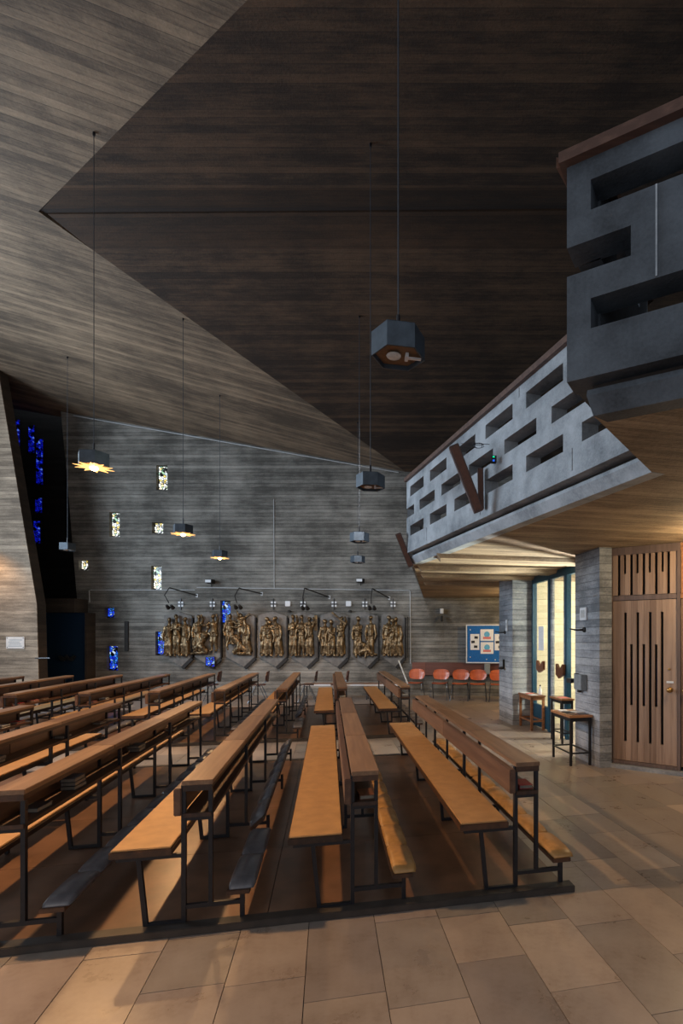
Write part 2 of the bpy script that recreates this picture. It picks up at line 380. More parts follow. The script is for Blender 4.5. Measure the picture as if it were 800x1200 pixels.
# ============================================================ THE SETTING
# ---- floor: base slab + stone tiles laid in long columns
fl = struct(MB().prism([(-16, -1.5), (7, -1.5), (7, 17.5), (-16, 17.5)], -0.25, -0.006).build('floor', 'grout'))
TW = 0.3725; U0 = 0.263
lens = [0.44, 0.58, 0.72, 0.86]
tmesh = []
for L in lens:
    o = MB().box(0, TW-0.004, 0, L-0.004, -0.03, 0.0).build('floor_tile', 'tile'); tmesh.append(o.data); bpy.data.objects.remove(o)
BLK1 = (3.13, 7.27); BLK2 = (8.62, 12.9)      # platforms (v ranges)
PU1 = 1.56; PU0 = -7.4
def covered(u, v0, v1):
    for a, b in (BLK1, BLK2):
        if u+TW < PU1+0.02 and u > PU0-0.4 and v0 > a+0.03 and v1 < b-0.03: return True
    return False
cand = []
rt = random.Random(3)
for k in range(-30, 20):
    u = U0+k*TW; v = -0.6-rt.random()*0.7
    while v < 15.6:
        li = rt.choice([0, 1, 1, 2, 2, 3]); L = lens[li]
        c = UV(u+TW/2, v+L/2)
        if -11.5 < c.x < 4.0 and 0.4 < c.y < 15.6 and not covered(u, v, v+L):
            px = c.x/c.y*F+CX; py = HY+EYE*F/c.y
            vis = -60 < px < 860 and py < 1330
            cand.append((c.y if vis else 100+c.y, u, v, li))
        v += L
cand.sort()
rest = MB()
for n_, (d, u, v, li) in enumerate(cand):
    if n_ < 290 and d < 99:
        o = bpy.data.objects.new('floor_tile', tmesh[li]); C.objects.link(o); o.parent = fl
        o.location = UV(u, v, rt.uniform(-0.0012, 0.0)); o.rotation_euler = (0, 0, ROT)
    else:
        m = MB().box(0, TW-0.004, 0, lens[li]-0.004, -0.03, 0.0)
        m.xform(Matrix.Translation(UV(u, v)) @ Matrix.Rotation(ROT, 4, 'Z')); b = len(rest.v)
        rest.v += m.v; rest.f += [tuple(b+i for i in f) for f in m.f]
ro = rest.build('far_floor_tiles', 'tile', fl); ro['kind'] = 'stuff'

# ---- pew platforms
def platform(v0, v1, label):
    t = struct(bpy.data.objects.new('trim_1', None)); C.objects.link(t); t.rotation_euler = (0, 0, ROT)
    v = v0+0.09; cuts = []
    while v < v1-0.09: cuts.append(v); v += 1.0
    cuts.append(v1-0.09)
    for i in range(len(cuts)-1):
        for (ua, ub) in ((PU0, -4.9), (-4.9, -2.4), (-2.4, -0.35), (-0.35, PU1-0.05)):
            MB().box(ua+0.002, ub-0.002, cuts[i]+0.002, cuts[i+1]-0.002, 0.001, 0.033).build('floor_panel', 'platform', t)
    MB().box(PU0, PU1, v0, v0+0.085, 0.0005, 0.044).build('edge_strip', 'edge', t, bevel=0.004)
    MB().box(PU0, PU1, v1-0.085, v1, 0.0005, 0.038).build('edge_strip', 'edge', t, bevel=0.004)
    return t
platform(*BLK1, ''); p2 = platform(*BLK2, ''); p2.name = 'trim_2'

# ---- ceiling
def z1(x, y): return 7.567-0.175*x-0.09*y
AP = Vector((-5.96, 7.69, 7.92)); AP.z = z1(AP.x, AP.y)
zr = AP.z
EA = Vector((6.4, AP.y-2.93/4.17*(6.4-AP.x), 0)); EA.z = z1(EA.x, EA.y)
kB = (15.4-AP.y)/7.31; EB = Vector((AP.x+4.86*kB, 15.4, 0)); EB.z = z1(EB.x, EB.y)
sA = (zr-EA.z)/(AP.y-EA.y); sB = (EB.z-zr)/(EB.y-AP.y)
poly = [AP, EB, Vector((-16, 15.4, z1(-16, 15.4))), Vector((-16, EA.y, z1(-16, EA.y))), EA]
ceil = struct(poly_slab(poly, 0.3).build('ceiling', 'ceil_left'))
YB0, YB1 = AP.y-0.50, AP.y+0.58
def edgeA(y): return AP.x+(AP.y-y)*4.17/2.93
def edgeB(y): return AP.x+(y-AP.y)*4.86/7.31
zn = lambda y: zr-(AP.y-y)*sA
zf = lambda y: zr+(y-AP.y)*sB
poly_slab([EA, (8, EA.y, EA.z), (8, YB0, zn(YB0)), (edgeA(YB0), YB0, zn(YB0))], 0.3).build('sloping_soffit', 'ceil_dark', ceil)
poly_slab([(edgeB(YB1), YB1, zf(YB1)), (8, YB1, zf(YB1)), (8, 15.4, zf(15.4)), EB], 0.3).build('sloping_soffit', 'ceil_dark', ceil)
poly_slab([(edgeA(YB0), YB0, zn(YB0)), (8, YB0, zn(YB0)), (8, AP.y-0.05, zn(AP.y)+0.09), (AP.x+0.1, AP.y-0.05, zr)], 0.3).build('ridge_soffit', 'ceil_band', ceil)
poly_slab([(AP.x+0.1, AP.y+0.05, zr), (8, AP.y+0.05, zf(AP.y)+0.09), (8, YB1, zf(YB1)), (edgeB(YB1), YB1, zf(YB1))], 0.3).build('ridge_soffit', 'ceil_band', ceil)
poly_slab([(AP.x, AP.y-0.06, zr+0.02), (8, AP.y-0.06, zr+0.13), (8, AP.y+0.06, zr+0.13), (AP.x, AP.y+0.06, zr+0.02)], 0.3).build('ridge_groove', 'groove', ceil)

# ---- back wall with small window openings
WY = 15.0
def wx(px): return (px-CX)/F*WY
def wz(py): return EYE-(py-HY)/F*WY
WINS = [ # px rect, material, label
 (183, 196, 545, 574, 'winwhite', 'tall clear mosaic window high on the back wall, topmost of all'),
 (128, 140, 600, 629, 'winwhite', 'tall clear and yellow mosaic window left of the lit pendant lamps'),
 (178, 191, 612, 625, 'winwhite', 'small square clear mosaic window beside the second lit pendant lamp'),
 (177, 189, 663, 691, 'winwhite', 'tall clear mosaic window just above the wall conduit'),
 (92, 103, 656, 668, 'winwhite', 'small square white mosaic window at the shaded edge of the back wall'),
 (123, 134, 712, 724, 'winblue', 'small square blue mosaic window above the tall low blue one'),
 (182, 194, 740, 768, 'winblue', 'tall blue mosaic window immediately left of the first bronze relief'),
 (258, 270, 704, 731, 'winblue', 'tall blue mosaic window between the second and third bronze reliefs'),
 (125, 138, 757, 786, 'winblue', 'tall pale blue mosaic window low on the wall near the dark doorway'),
 (243, 254, 766, 778, 'winblue', 'small blue mosaic window under the second bronze relief'),
]
holes = [(wx(a), wx(b), wz(d), wz(c)) for a, b, c, d, m, l in WINS]
XR = 4.4
wall_back = struct(grid_panel(holes+[(wx(60), wx(103), 0, wz(714))], wx(66), XR, 0, 8.6, 0.35, extra=(-1.1,)).build('wall_back', 'wall_back', loc=(0, WY, 0)))
bmx = bmesh.new(); bmx.from_mesh(wall_back.data)
def cut(co, no):
    g = bmesh.ops.bisect_plane(bmx, geom=list(bmx.verts)+list(bmx.edges)+list(bmx.faces), plane_co=co, plane_no=no, clear_outer=True)
    bmesh.ops.edgeloop_fill(bmx, edges=[e for e in g['geom_cut'] if isinstance(e, bmesh.types.BMEdge) and e.is_boundary])
lean = Vector((wx(90)-wx(72), 0, wz(700)-wz(480)))
cut((wx(72), 0, wz(480)), (lean.z, 0, -lean.x))
for v_ in bmx.verts:
    roof = z1(v_.co.x, WY)+0.12 if v_.co.x < -1.1 else zf(WY)+0.12
    if v_.co.z > roof: v_.co.z = roof
bmx.to_mesh(wall_back.data); bmx.free()
def tri_panel(pts, y0, y1, name, mat, parent=None):
    mb = MB(); n = len(pts)
    mb.v = [(p[0], y0, p[1]) for p in pts]+[(p[0], y1, p[1]) for p in pts]
    mb.f = [tuple(range(n)), tuple(n+i for i in reversed(range(n)))]+[(i, n+i, n+(i+1) % n, (i+1) % n) for i in range(n)]
    return mb.build(name, mat, parent)
for (a, b, c, d, m, l), h in zip(WINS, holes):
    t = thing('mosaic_window', l, 'window', ((h[0]+h[1])/2, WY-0.125 if 'under the second' in l else WY+0.12, h[2]-(0.08 if 'under the second' in l else 0)))
    W2, H = (h[1]-h[0])/2, h[3]-h[2]
    MB().box(-W2+0.012, W2-0.012, 0.0, 0.03, 0.012, H-0.012).build('mosaic_pane', m, t)
    fr = MB()
    fr.box(-W2, -W2+0.012, -0.01, 0.04, 0, H).box(W2-0.012, W2, -0.01, 0.04, 0, H).box(-W2+0.012, W2-0.012, -0.01, 0.04, 0, 0.012).box(-W2+0.012, W2-0.012, -0.01, 0.04, H-0.012, H)
    fr.build('window_frame', 'iron_and_shade', t)
# dark slot left, stood in for by a raised dark strip
tag(MB().box(wx(146), wx(151), WY-0.03, WY, wz(763), wz(728)).build('wall_slot', 'iron_and_shade', bevel=0.01), 'slim dark slot strip on the back wall between two blue windows', 'loudspeaker')

# back wall, right part under the gallery
d = Vector((3.3, -0.45, 0)); L = d.length
wbr = struct(MB().box(0, L, 0, 0.3, 0, 2.79).build('wall_back_right', 'wall_back', loc=(0, WY, 0), rot=(0, 0, math.atan2(d.y, d.x))))

# ---- left wall (leaning edge), jamb, recess with deep blue windows, doorway
LY = 13.0
def lx(px, Y=LY): return (px-CX)/F*Y
lw = struct(tri_panel([(-16, 0), (lx(46), 0), (lx(43), EYE+(HY-708)/F*LY), (lx(-3), EYE+(HY-430)/F*LY), (lx(-3), 9.3), (-16, 9.3)], LY, LY+0.02, 'wall_left', 'wall_left'))
tri_panel([(-16, 0), (lx(46), 0), (lx(43), EYE+(HY-708)/F*LY), (lx(-3), EYE+(HY-430)/F*LY), (lx(-3), 9.3), (-16, 9.3)], LY+0.02, LY+0.30, 'wall_core', 'jamb', lw)
RY = 16.0
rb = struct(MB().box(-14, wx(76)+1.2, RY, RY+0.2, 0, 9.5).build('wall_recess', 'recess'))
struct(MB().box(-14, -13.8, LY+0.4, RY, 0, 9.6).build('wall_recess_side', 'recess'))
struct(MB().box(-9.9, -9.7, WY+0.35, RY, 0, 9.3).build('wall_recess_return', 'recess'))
for (a, b, c, dd, l) in ((15, 24, 492, 522, 'deep blue slit window, leftmost in the dark recess'), (34, 41, 499, 531, 'deep blue slit window, second from left in the dark recess'),
                         (43, 51, 515, 568, 'tallest deep blue slit window in the dark recess'), (42, 50, 584, 601, 'short deep blue window midway down the dark recess'),
                         (40, 48, 611, 637, 'lowest deep blue slit window in the dark recess')):
    X0, X1, Z0, Z1 = lx(a, RY), lx(b, RY), EYE-(dd-HY)/F*RY, EYE-(c-HY)/F*RY
    t = thing('slit_window', l, 'window', ((X0+X1)/2, RY-0.02, Z0)); W2 = (X1-X0)/2; H = Z1-Z0
    MB().box(-W2, W2, 0, 0.015, 0, H).build('mosaic_pane', 'windeep', t)
    MB().box(-W2-0.01, -W2, -0.01, 0.019, 0, H).box(W2, W2+0.01, -0.01, 0.019, 0, H).build('window_frame', 'iron_and_shade', t)
# doorway
DY = 13.75
lint = struct(MB().box(-11.9, wx(103), 14.45, WY+0.3, 2.36, 2.74).build('trim_3', 'jamb'))
dr = struct(bpy.data.objects.new('door_1', None)); C.objects.link(dr); dr.location = (-11.5, 14.7, 0)
dwid = lx(101, 14.7)+11.5
MB().box(0.0, dwid, 0.0, 0.05, 0.01, 2.355).build('door_leaf', 'navy', dr)
MB().box(dwid, dwid+0.06, -0.06, 0.3, 0, 2.355).build('door_jamb', 'jamb', dr)
hx = lambda px: (px-CX)/F*14.65+11.5
hz = lambda py: EYE-(py-HY)/F*14.65
mb_ = MB(); pts_ = [(68, 769), (71, 768), (75, 771), (78, 767), (81, 771), (86, 768), (89, 769), (85, 775), (81, 774), (78, 772), (75, 775), (71, 774)]
n_ = len(pts_); mb_.v = [(hx(a), -0.06, hz(b)) for a, b in pts_]+[(hx(a), -0.03, hz(b)) for a, b in pts_]
mb_.f = [tuple(range(n_)), tuple(n_+i for i in reversed(range(n_)))]+[(i, n_+i, n_+(i+1) % n_, (i+1) % n_) for i in range(n_)]
mb_.build('door_handle', 'chrome', dr)
tag(MB().tube([(lx(43, 13.0), 12.998, 1.15), (lx(45, 13.0), 12.9, 1.15), (lx(51, 13.0), 12.86, 1.15), (lx(60, 12.9), 12.85, 1.15)], 0.014, 8).build('rail_hook', 'chrome'), 'small metal rail hook at the edge of the left wall by the dark door', 'hook')

# ---- right wall
struct(MB().box(6.5, 6.7, EA.y, 15.3, 0, 8.5).build('wall_right', 'ceil_band'))

# ---- gallery: soffit slab
ZS = 2.8
Pc = Vector((1.437, 3.624)); Q = Vector((0.7725, 2.706)); Lf = Vector((-0.479, 8.15))
dir1 = (Lf-Pc).normalized(); n1 = Vector((-dir1.y, dir1.x)); n1 = n1 if n1.x < 0 else -n1
dir2 = Vector((1.81, -1.0)).normalized(); n2 = Vector((dir2.y, -dir2.x)); n2 = n2 if n2.y < 0 else -n2
Rr = Q+dir2*3.6
sof = [Q, Rr, Vector((6.4, Rr.y)), Vector((6.4, 14.4)), Vector((3.0, 14.55)), Vector((-0.02, WY-0.01)), Vector((-0.585, WY-0.01)), Lf, Pc]
gs = struct(MB().prism([tuple(p) for p in sof], ZS, ZS+0.12).build('ceiling_gallery', 'soffit'))
# shallow ribs added in the far bay, shaped to imitate daylight stripes
for i, (ya, yb) in enumerate(((7.35, 7.72), (8.62, 8.95), (9.65, 9.95), (11.0, 11.3))):
    xa, xb = (-0.10 if ya < 8.1 else -0.42), 2.6
    yl = lambda x, y: y+(x-0.8)*0.22
    MB().quadbox([(xa+0.05, yl(xa, ya), ZS-0.06), (xb, yl(xb, ya), ZS-0.06), (xb, yl(xb, yb), ZS-0.06), (xa+0.05, yl(xa, yb), ZS-0.06), (xa, yl(xa, ya)-0.05, ZS), (xb, yl(xb, ya)-0.05, ZS), (xb, yl(xb, yb)+0.05, ZS), (xa, yl(xa, yb)+0.05, ZS)]).build('light_stripe_rib', 'soffit', gs)

def wall_frame(o, origin, dirv):
    o.location = (origin.x, origin.y, 0); o.rotation_euler = (0, 0, math.atan2(dirv.y, dirv.x)); return o
ROWS = [(3.19, 3.34), (3.485, 3.63), (3.78, 3.93)]
ZB, ZT = 2.95, 4.04
# far balcony: front plane
g1 = thing('gallery_parapet', 'concrete gallery front with brick-pattern openings and brown handrail, bending at the near corner', 'balcony')
o1 = Vector((1.284, 3.62)); kf = -0.42; uf = Vector((kf, 1)).normalized()
Yend = 8.04
end = Vector((o1.x+kf*(Yend-o1.y), Yend))
Lp = (end-o1).length; sY = lambda Y: (end.y-Y)/uf.y     # s measured from the far (left) end
hs = []
k = 0
for k in range(-1, 6):
    ya = 4.33+0.757*k; yb = ya+0.53
    for r in (0, 2): hs.append((sY(yb), sY(ya), *ROWS[r]))
    ya2 = 4.70+0.757*k-0.757; yb2 = ya2+0.54
    hs.append((sY(yb2), sY(ya2), *ROWS[1]))
    if k == 5: hs.append((sY(yb2+0.757), sY(ya2+0.757), *ROWS[1]))
hs = [(max(a, 0.05) if c != ROWS[1][0] else max(a, -0.1), min(b, Lp+0.1), c, d_) for a, b, c, d_ in hs if b > 0.06 and a < Lp]
TH = 0.16
tmp = grid_panel(hs, 0, Lp, ZB, ZT, TH)
pp = tmp.build('parapet_panel', 'parapet', g1); wall_frame(pp, end, -uf)   # depth (+y local) must point inward
# check inward direction: local +y = rotate(-uf) by +90deg
ly = Vector((-(-uf).y, (-uf).x))
if ly.dot(n1) > 0:
    pp.data.transform(Matrix.Scale(-1, 4, (0, 1, 0)))
    pp.data.flip_normals()
# panel joints (raised fillets between the cast blocks)
for k in range(0, 5):
    s_ = sY(4.33+0.757*k-0.11)
    if 0.1 < s_ < Lp-0.1:
        j = MB().box(s_-0.006, s_+0.006, -0.006 if ly.dot(n1) < 0 else 0.0, 0.0 if ly.dot(n1) < 0 else 0.006, 3.94 if k % 2 else ZB+0.05, ZT-0.01 if k % 2 else 3.18)
        jo = j.build('cast_joint', 'parapet', g1); wall_frame(jo, end, -uf)
# fascia below the face (follows the soffit edge) built as a lofted profile
def fascia(a, b, na, nb, parent, mat):
    """profile from the soffit edge up to the face foot; na/nb: outward normals (with mitre)"""
    prof = [(0.0, ZS-0.002), (0.055, ZS+0.085), (0.05, ZS+0.115), (-0.12, ZS+0.115), (-0.12, ZS-0.002)]
    mb = MB(); rings = []
    for p, n_ in ((a, na), (b, nb)):
        rings.append([(p.x+n_.x*o_, p.y+n_.y*o_, z) for o_, z in prof])
    mb.loft(rings); mb.build('fascia', mat, parent)
fascia(Lf, Pc, n1, n1, g1, 'parapet')
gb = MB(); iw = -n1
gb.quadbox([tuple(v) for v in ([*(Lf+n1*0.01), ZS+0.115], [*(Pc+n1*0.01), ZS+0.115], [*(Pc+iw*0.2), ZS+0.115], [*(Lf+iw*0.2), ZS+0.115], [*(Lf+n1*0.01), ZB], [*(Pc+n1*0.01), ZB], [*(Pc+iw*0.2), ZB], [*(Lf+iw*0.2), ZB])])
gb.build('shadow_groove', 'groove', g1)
def rail(a, b, nrm, parent, ext=0.05):
    dd = (b-a).normalized(); a2 = a-dd*ext; b2 = b+dd*ext
    q = [a2+nrm*0.045, b2+nrm*0.045, b2-nrm*0.22, a2-nrm*0.22]
    o = MB().prism([tuple(p) for p in q], ZT, ZT+0.055)
    ob = o.build('handrail', 'rail', parent)
    return ob
nf = Vector((-uf.y, uf.x)); nf = nf if nf.x < 0 else -nf
rail(o1, end, nf, g1, 0.0)
# end return of the far balcony toward the back wall
ret = grid_panel([(0.35, 0.9, *ROWS[0]), (0.35, 0.9, *ROWS[2])], 0.17, 6.9, ZB, ZT, 0.14)
rp = ret.build('parapet_return', 'parapet', g1)
rp.location = (end.x, end.y, 0); rp.rotation_euler = (0, 0, math.atan2(1, -0.01)); 
rp.data.transform(Matrix.Scale(-1, 4, (0, 1, 0))); rp.data.flip_normals()
# near balcony
g2 = g1
Cc = Vector((0.625, 2.66)); L2 = 3.6
h2 = []
for k in range(0, 5):
    h2.append((0.12+0.82*k, 0.69+0.82*k, *ROWS[2])); h2.append((0.12+0.82*k, 0.69+0.82*k, *ROWS[0]))
    h2.append((-0.26+0.82*k, 0.31+0.82*k, *ROWS[1]))
pn = grid_panel(h2, 0, L2, ZB, ZT, TH).build('parapet_panel', 'parapet_shaded', g2); wall_frame(pn, Cc, dir2)
lyn = Vector((-dir2.y, dir2.x))
if lyn.dot(n2) > 0: pn.data.transform(Matrix.Scale(-1, 4, (0, 1, 0))); pn.data.flip_normals()
for s_ in (0.425, 1.245):
    j = MB().box(s_-0.004, s_+0.004, -0.008, 0.0, 3.345, 3.775).build('cast_joint', 'parapet', g2); wall_frame(j, Cc, dir2)
# return face from corner back to the far balcony
dr_ = (o1-Cc).normalized(); Lr = (o1-Cc).length
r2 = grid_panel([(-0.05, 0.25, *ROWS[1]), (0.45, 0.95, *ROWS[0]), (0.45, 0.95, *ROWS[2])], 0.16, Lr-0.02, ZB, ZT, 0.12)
ro2 = r2.build('parapet_return', 'parapet_shaded', g2); wall_frame(ro2, Cc, dr_); ro2.data.transform(Matrix.Scale(-1, 4, (0, 1, 0))); ro2.data.flip_normals()
nr = Vector((-dr_.y, dr_.x))
mit = (n2+nr).normalized()
fascia(Q, Q+dir2*L2, (n2+nr*0.4), n2, g2, 'parapet_shaded')
rt_ = MB().prism([tuple(Pc-nr*0.002), tuple(Q-nr*0.002), tuple(Q-nr*0.12+dr_*0.1), tuple(Pc-nr*0.12)], ZS+0.12, ZB); rt_.build('fascia', 'parapet_shaded', g2)
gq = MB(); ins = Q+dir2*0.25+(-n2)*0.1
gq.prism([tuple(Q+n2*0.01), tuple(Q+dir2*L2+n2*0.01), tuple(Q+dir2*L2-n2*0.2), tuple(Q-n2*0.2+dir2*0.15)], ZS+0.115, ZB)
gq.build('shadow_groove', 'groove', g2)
rail(Cc, Cc+dir2*L2, n2, g2, 0.03)
MB().prism([tuple(Cc+nr*0.045-dr_*0.03), tuple(o1+nr*0.045), tuple(o1-nr*0.16), tuple(Cc-nr*0.16+dr_*0.14)], ZT+0.001, ZT+0.054).build('handrail', 'rail', g2)
# gallery floor back: inner bench wall seen through the openings
struct(MB().prism([(2.2, 4.0), (4.6, 3.2), (4.6, 13.5), (1.2, 13.5)], ZS+0.12, ZS+0.22).build('trim_5', 'groove'))

# ---- piers under the gallery
def uvbox(u0, u1, v0, v1, z0, z1, name, mat, parent=None):
    mb = MB().box(u0, u1, v0, v1, z0, z1); o = mb.build(name, mat, parent); 
    if not parent: o.rotation_euler = (0, 0, ROT)
    return o
pa = struct(uvbox(3.385, 3.88, 9.36, 10.15, 0, ZS, 'wall_pier_far', 'pier'))
pb = struct(uvbox(3.35, 3.52, 6.05, 6.72, 0, ZS, 'wall_pier_near', 'pier'))
struct(uvbox(3.88, 6.6, 9.36, 9.6, 0, ZS, 'wall_vestibule_back', 'brickwall'))
struct(uvbox(6.2, 6.4, 5.6, 9.36, 0, ZS, 'wall_vestibule_side', 'brickwall'))
struct(uvbox(3.88, 6.4, 10.15, 10.3, 0, ZS, 'wall_corridor', 'pier'))

# ---- glass entrance between the piers (u = 3.8)
ge = struct(bpy.data.objects.new('door_2', None)); C.objects.link(ge); ge.rotation_euler = (0, 0, ROT)
UG = 3.80
for v_, w_ in ((9.31, 0.055), (8.56, 0.075), (7.88, 0.075), (7.15, 0.07), (6.76, 0.05)):
    MB().box(UG-0.04, UG+0.04, v_-w_/2, v_+w_/2, 0.0, ZS-0.005).build('door_post', 'teal', ge)
MB().box(UG-0.038, UG+0.038, 6.74, 9.33, ZS-0.13, ZS-0.004).build('door_head', 'teal', ge)
MB().box(UG-0.03, UG+0.03, 8.60, 9.28, 0.02, 0.42).build('door_kick_panel', 'teal', ge)
MB().box(UG-0.006, UG+0.006, 8.60, 9.28, 0.42, ZS-0.13).build('door_pane', 'glass', ge)
MB().box(UG-0.006, UG+0.006, 7.92, 8.52, 0.03, ZS-0.13).build('door_pane', 'glass', ge)
MB().box(UG-0.006, UG+0.006, 7.19, 7.84, 0.03, ZS-0.13).build('door_pane', 'glass', ge)
MB().box(UG-0.02, UG+0.02, 7.92, 8.0, 0.03, ZS-0.13).box(UG-0.02, UG+0.02, 8.44, 8.52, 0.03, ZS-0.13).build('inner_stile', 'pier', ge)
def mhandle(v0, v1, z0, z1):
    mb = MB(); pts = [(v0, z1), (v0+(v1-v0)*0.12, z1), ((v0+v1)/2, z1-(z1-z0)*0.45), (v1-(v1-v0)*0.12, z1), (v1, z1), (v1, z0+(z1-z0)*0.25), (v0+(v1-v0)*0.6, z0), (v0, z0+(z1-z0)*0.3)]
    n = len(pts); mb.v = [(UG-0.10, a, b) for a, b in pts]+[(UG-0.06, a, b) for a, b in pts]
    mb.f = [tuple(range(n)), tuple(n+i for i in reversed(range(n)))]+[(i, n+i, n+(i+1) % n, (i+1) % n) for i in range(n)]
    return mb
mhandle(8.66, 8.98, 1.02, 1.24).build('door_handle', 'handlewood', ge)
mhandle(7.86, 8.14, 0.98, 1.22).build('door_handle', 'handlewood', ge)
tag(MB().box(UG-0.012, UG-0.008, 8.84, 9.08, 1.42, 1.86).build('notice', 'paper', rot=(0, 0, ROT)), 'white paper notice taped inside the left glass pane of the entrance', 'notice')
tag(MB().box(5.2, 5.9, 9.335, 9.355, 0.9, 1.9).build('green_poster', plain('poster_green', lin((60, 130, 90)), 0.7), rot=(0, 0, ROT)), 'green and white poster on the pale wall behind the glass entrance', 'poster')

# ---- slotted wooden door, set at an angle
D0 = Vector((2.125, 6.74)); dd = Vector((0.846, -0.533)).normalized()
def ds(px):
    xr = (px-CX)/F   # D0.x + s*dx = xr*(D0.y + s*dy)
    return (xr*D0.y-D0.x)/(dd.x-xr*dd.y)
door = struct(bpy.data.objects.new('door_3', None)); C.objects.link(door); door.location = (D0.x, D0.y, 0); door.rotation_euler = (0, 0, math.atan2(dd.y, dd.x))
s_l, s_r = ds(718), ds(793)
zl0, zl1 = 0.10, 2.12; zt0, zt1 = 2.19, 2.70
def zpx(py, px):
    s = ds(px); Y = D0.y+s*dd.y; return EYE-(py-HY)/F*Y
hl = []
for px in (732.5, 747, 761.5, 775.5):
    s = ds(px); hl.append((s-0.016, s+0.016, 0.34, 1.97))
for px in (739.5, 754, 768.5):
    s = ds(px); hl.append((s-0.016, s+0.016, 0.80, 1.57))
def boards(hs_, z0, z1, name):
    cs = sorted(set([s_l]+[round((h[0]+h[1])/2, 4) for h in hs_]+[s_r]))
    for a_, b_ in zip(cs[:-1], cs[1:]):
        grid_panel([h for h in hs_ if h[1] > a_ and h[0] < b_], a_+0.0008, b_-0.0008, z0, z1, 0.045).build(name, 'doorwood', door)
boards(hl, zl0, zl1, 'door_board')
ht = []
for px in (725, 739.5, 754, 768.5, 783):
    s = ds(px); ht.append((s-0.017, s+0.017, zt0+0.001, zt1-0.0))
for px in (732, 746.5, 761, 776): 
    s = ds(px); ht.append((s-0.014, s+0.014, 2.46, zt1-0.0))
boards(ht, zt0, zt1, 'transom_board')
MB().box(s_l, s_r, 0.08, 0.10, zl0, zt1).build('slot_backing', 'slotdark', door)
for px in (739.5, 754, 768.5):
    s = ds(px); MB().box(s-0.002, s+0.014, 0.06, 0.07, 0.82, 1.4).build('violet_glass', 'slotviolet', door)
MB().box(-0.03, 3.2, 0.13, 0.25, 0, ZS-0.01).build('door_light_blocker', 'slotdark', door)  # unseen slab added behind the doors to block leaking light
fm = MB(); fm.box(0.0, s_l-0.004, -0.02, 0.1, 0.0, ZS-0.004).box(s_r+0.004, s_r+0.04, -0.02, 0.1, 0.0, ZS-0.004)
fm.box(s_l-0.004, s_r+0.004, -0.02, 0.1, zt1, ZS-0.004).box(s_l-0.004, s_r+0.004, -0.01, 0.08, zl1+0.006, zt0-0.006).box(s_l-0.004, s_r+0.004, -0.025, 0.1, 0.055, zl0-0.004)
fm.build('door_frame', 'doorframe', door)
MB().box(-0.02, 2.6, -0.07, 0.2, 0, 0.05).build('door_sill', 'pier', door)
s = ds(788)
kn = MB(); kn.lathe([(0.032, 0), (0.032, 0.008), (0.012, 0.01), (0.012, 0.04), (0.03, 0.05), (0.032, 0.065), (0.018, 0.078)], n=14)
kn.xform(Matrix.Translation((s-0.03, 0, 1.02)) @ Matrix.Rotation(math.pi/2, 4, 'X')).build('door_knob', 'brass', door, smooth=True)
MB().box(s-0.07, s+0.01, -0.004, 0, 1.10, 1.125).build('keyhole_plate', 'white', door)
MB().lathe([(0.014, 0), (0.014, 0.01), (0.006, 0.012)], n=10).xform(Matrix.Translation((s-0.04, 0, 1.27)) @ Matrix.Rotation(math.pi/2, 4, 'X')).build('door_lock', 'brass', door)
d4 = struct(bpy.data.objects.new('door_4', None)); C.objects.link(d4); d4.location = (D0.x, D0.y, 0); d4.rotation_euler = (0, 0, math.atan2(dd.y, dd.x))
MB().box(s_r+0.045, s_r+1.0, 0, 0.045, zl0, zl1).build('door_leaf', 'doorwood', d4)
MB().box(s_r+0.045, s_r+1.0, 0, 0.045, zt0, zt1).build('transom_panel', 'tablewood', d4)
MB().box(s_r+0.041, s_r+1.0, -0.01, 0.06, zl1+0.006, zt0-0.006).box(s_r+0.041, s_r+1.0, -0.01, 0.06, zt1, ZS-0.004).build('door_frame', 'tablewood', d4)
MB().lathe([(0.032, 0), (0.012, 0.01), (0.012, 0.04), (0.03, 0.05), (0.018, 0.078)], n=14).xform(Matrix.Translation((s_r+0.09, 0, 1.02)) @ Matrix.Rotation(math.pi/2, 4, 'X')).build('door_knob', 'brass', d4, smooth=True)

# ---- white conduits on the back wall
def conduit(name_label, pts, r=0.014):
    o = MB().tube(pts, r, 6).build('conduit', 'conduit'); return tag(o, name_label, 'conduit')
yc = WY-0.016
conduit('pale conduit running left to right above the reliefs, dropping beside the wooden panel', [(wx(231), yc, wz(688.5)), (wx(479.5), yc, wz(692)), (wx(480.5), yc, wz(693.5)), (wx(481), yc, wz(778))])
conduit('pale conduit left of the reliefs, bending down near the dark doorway', [(wx(105.5), yc, wz(706)), (wx(105), yc, wz(692)), (wx(107), yc, wz(691.5)), (wx(229), yc, wz(691.5))])
conduit('thin vertical conduit rising above the middle reliefs', [(wx(321.5), yc, wz(689.2)), (wx(321), yc, wz(585))], 0.011)
conduit('pale conduit following the sloping roof edge along the back wall', [(X, yc-0.01, z1(X, yc)-0.06) for X in (-10.6, -8, -5, -1.3)], 0.014)

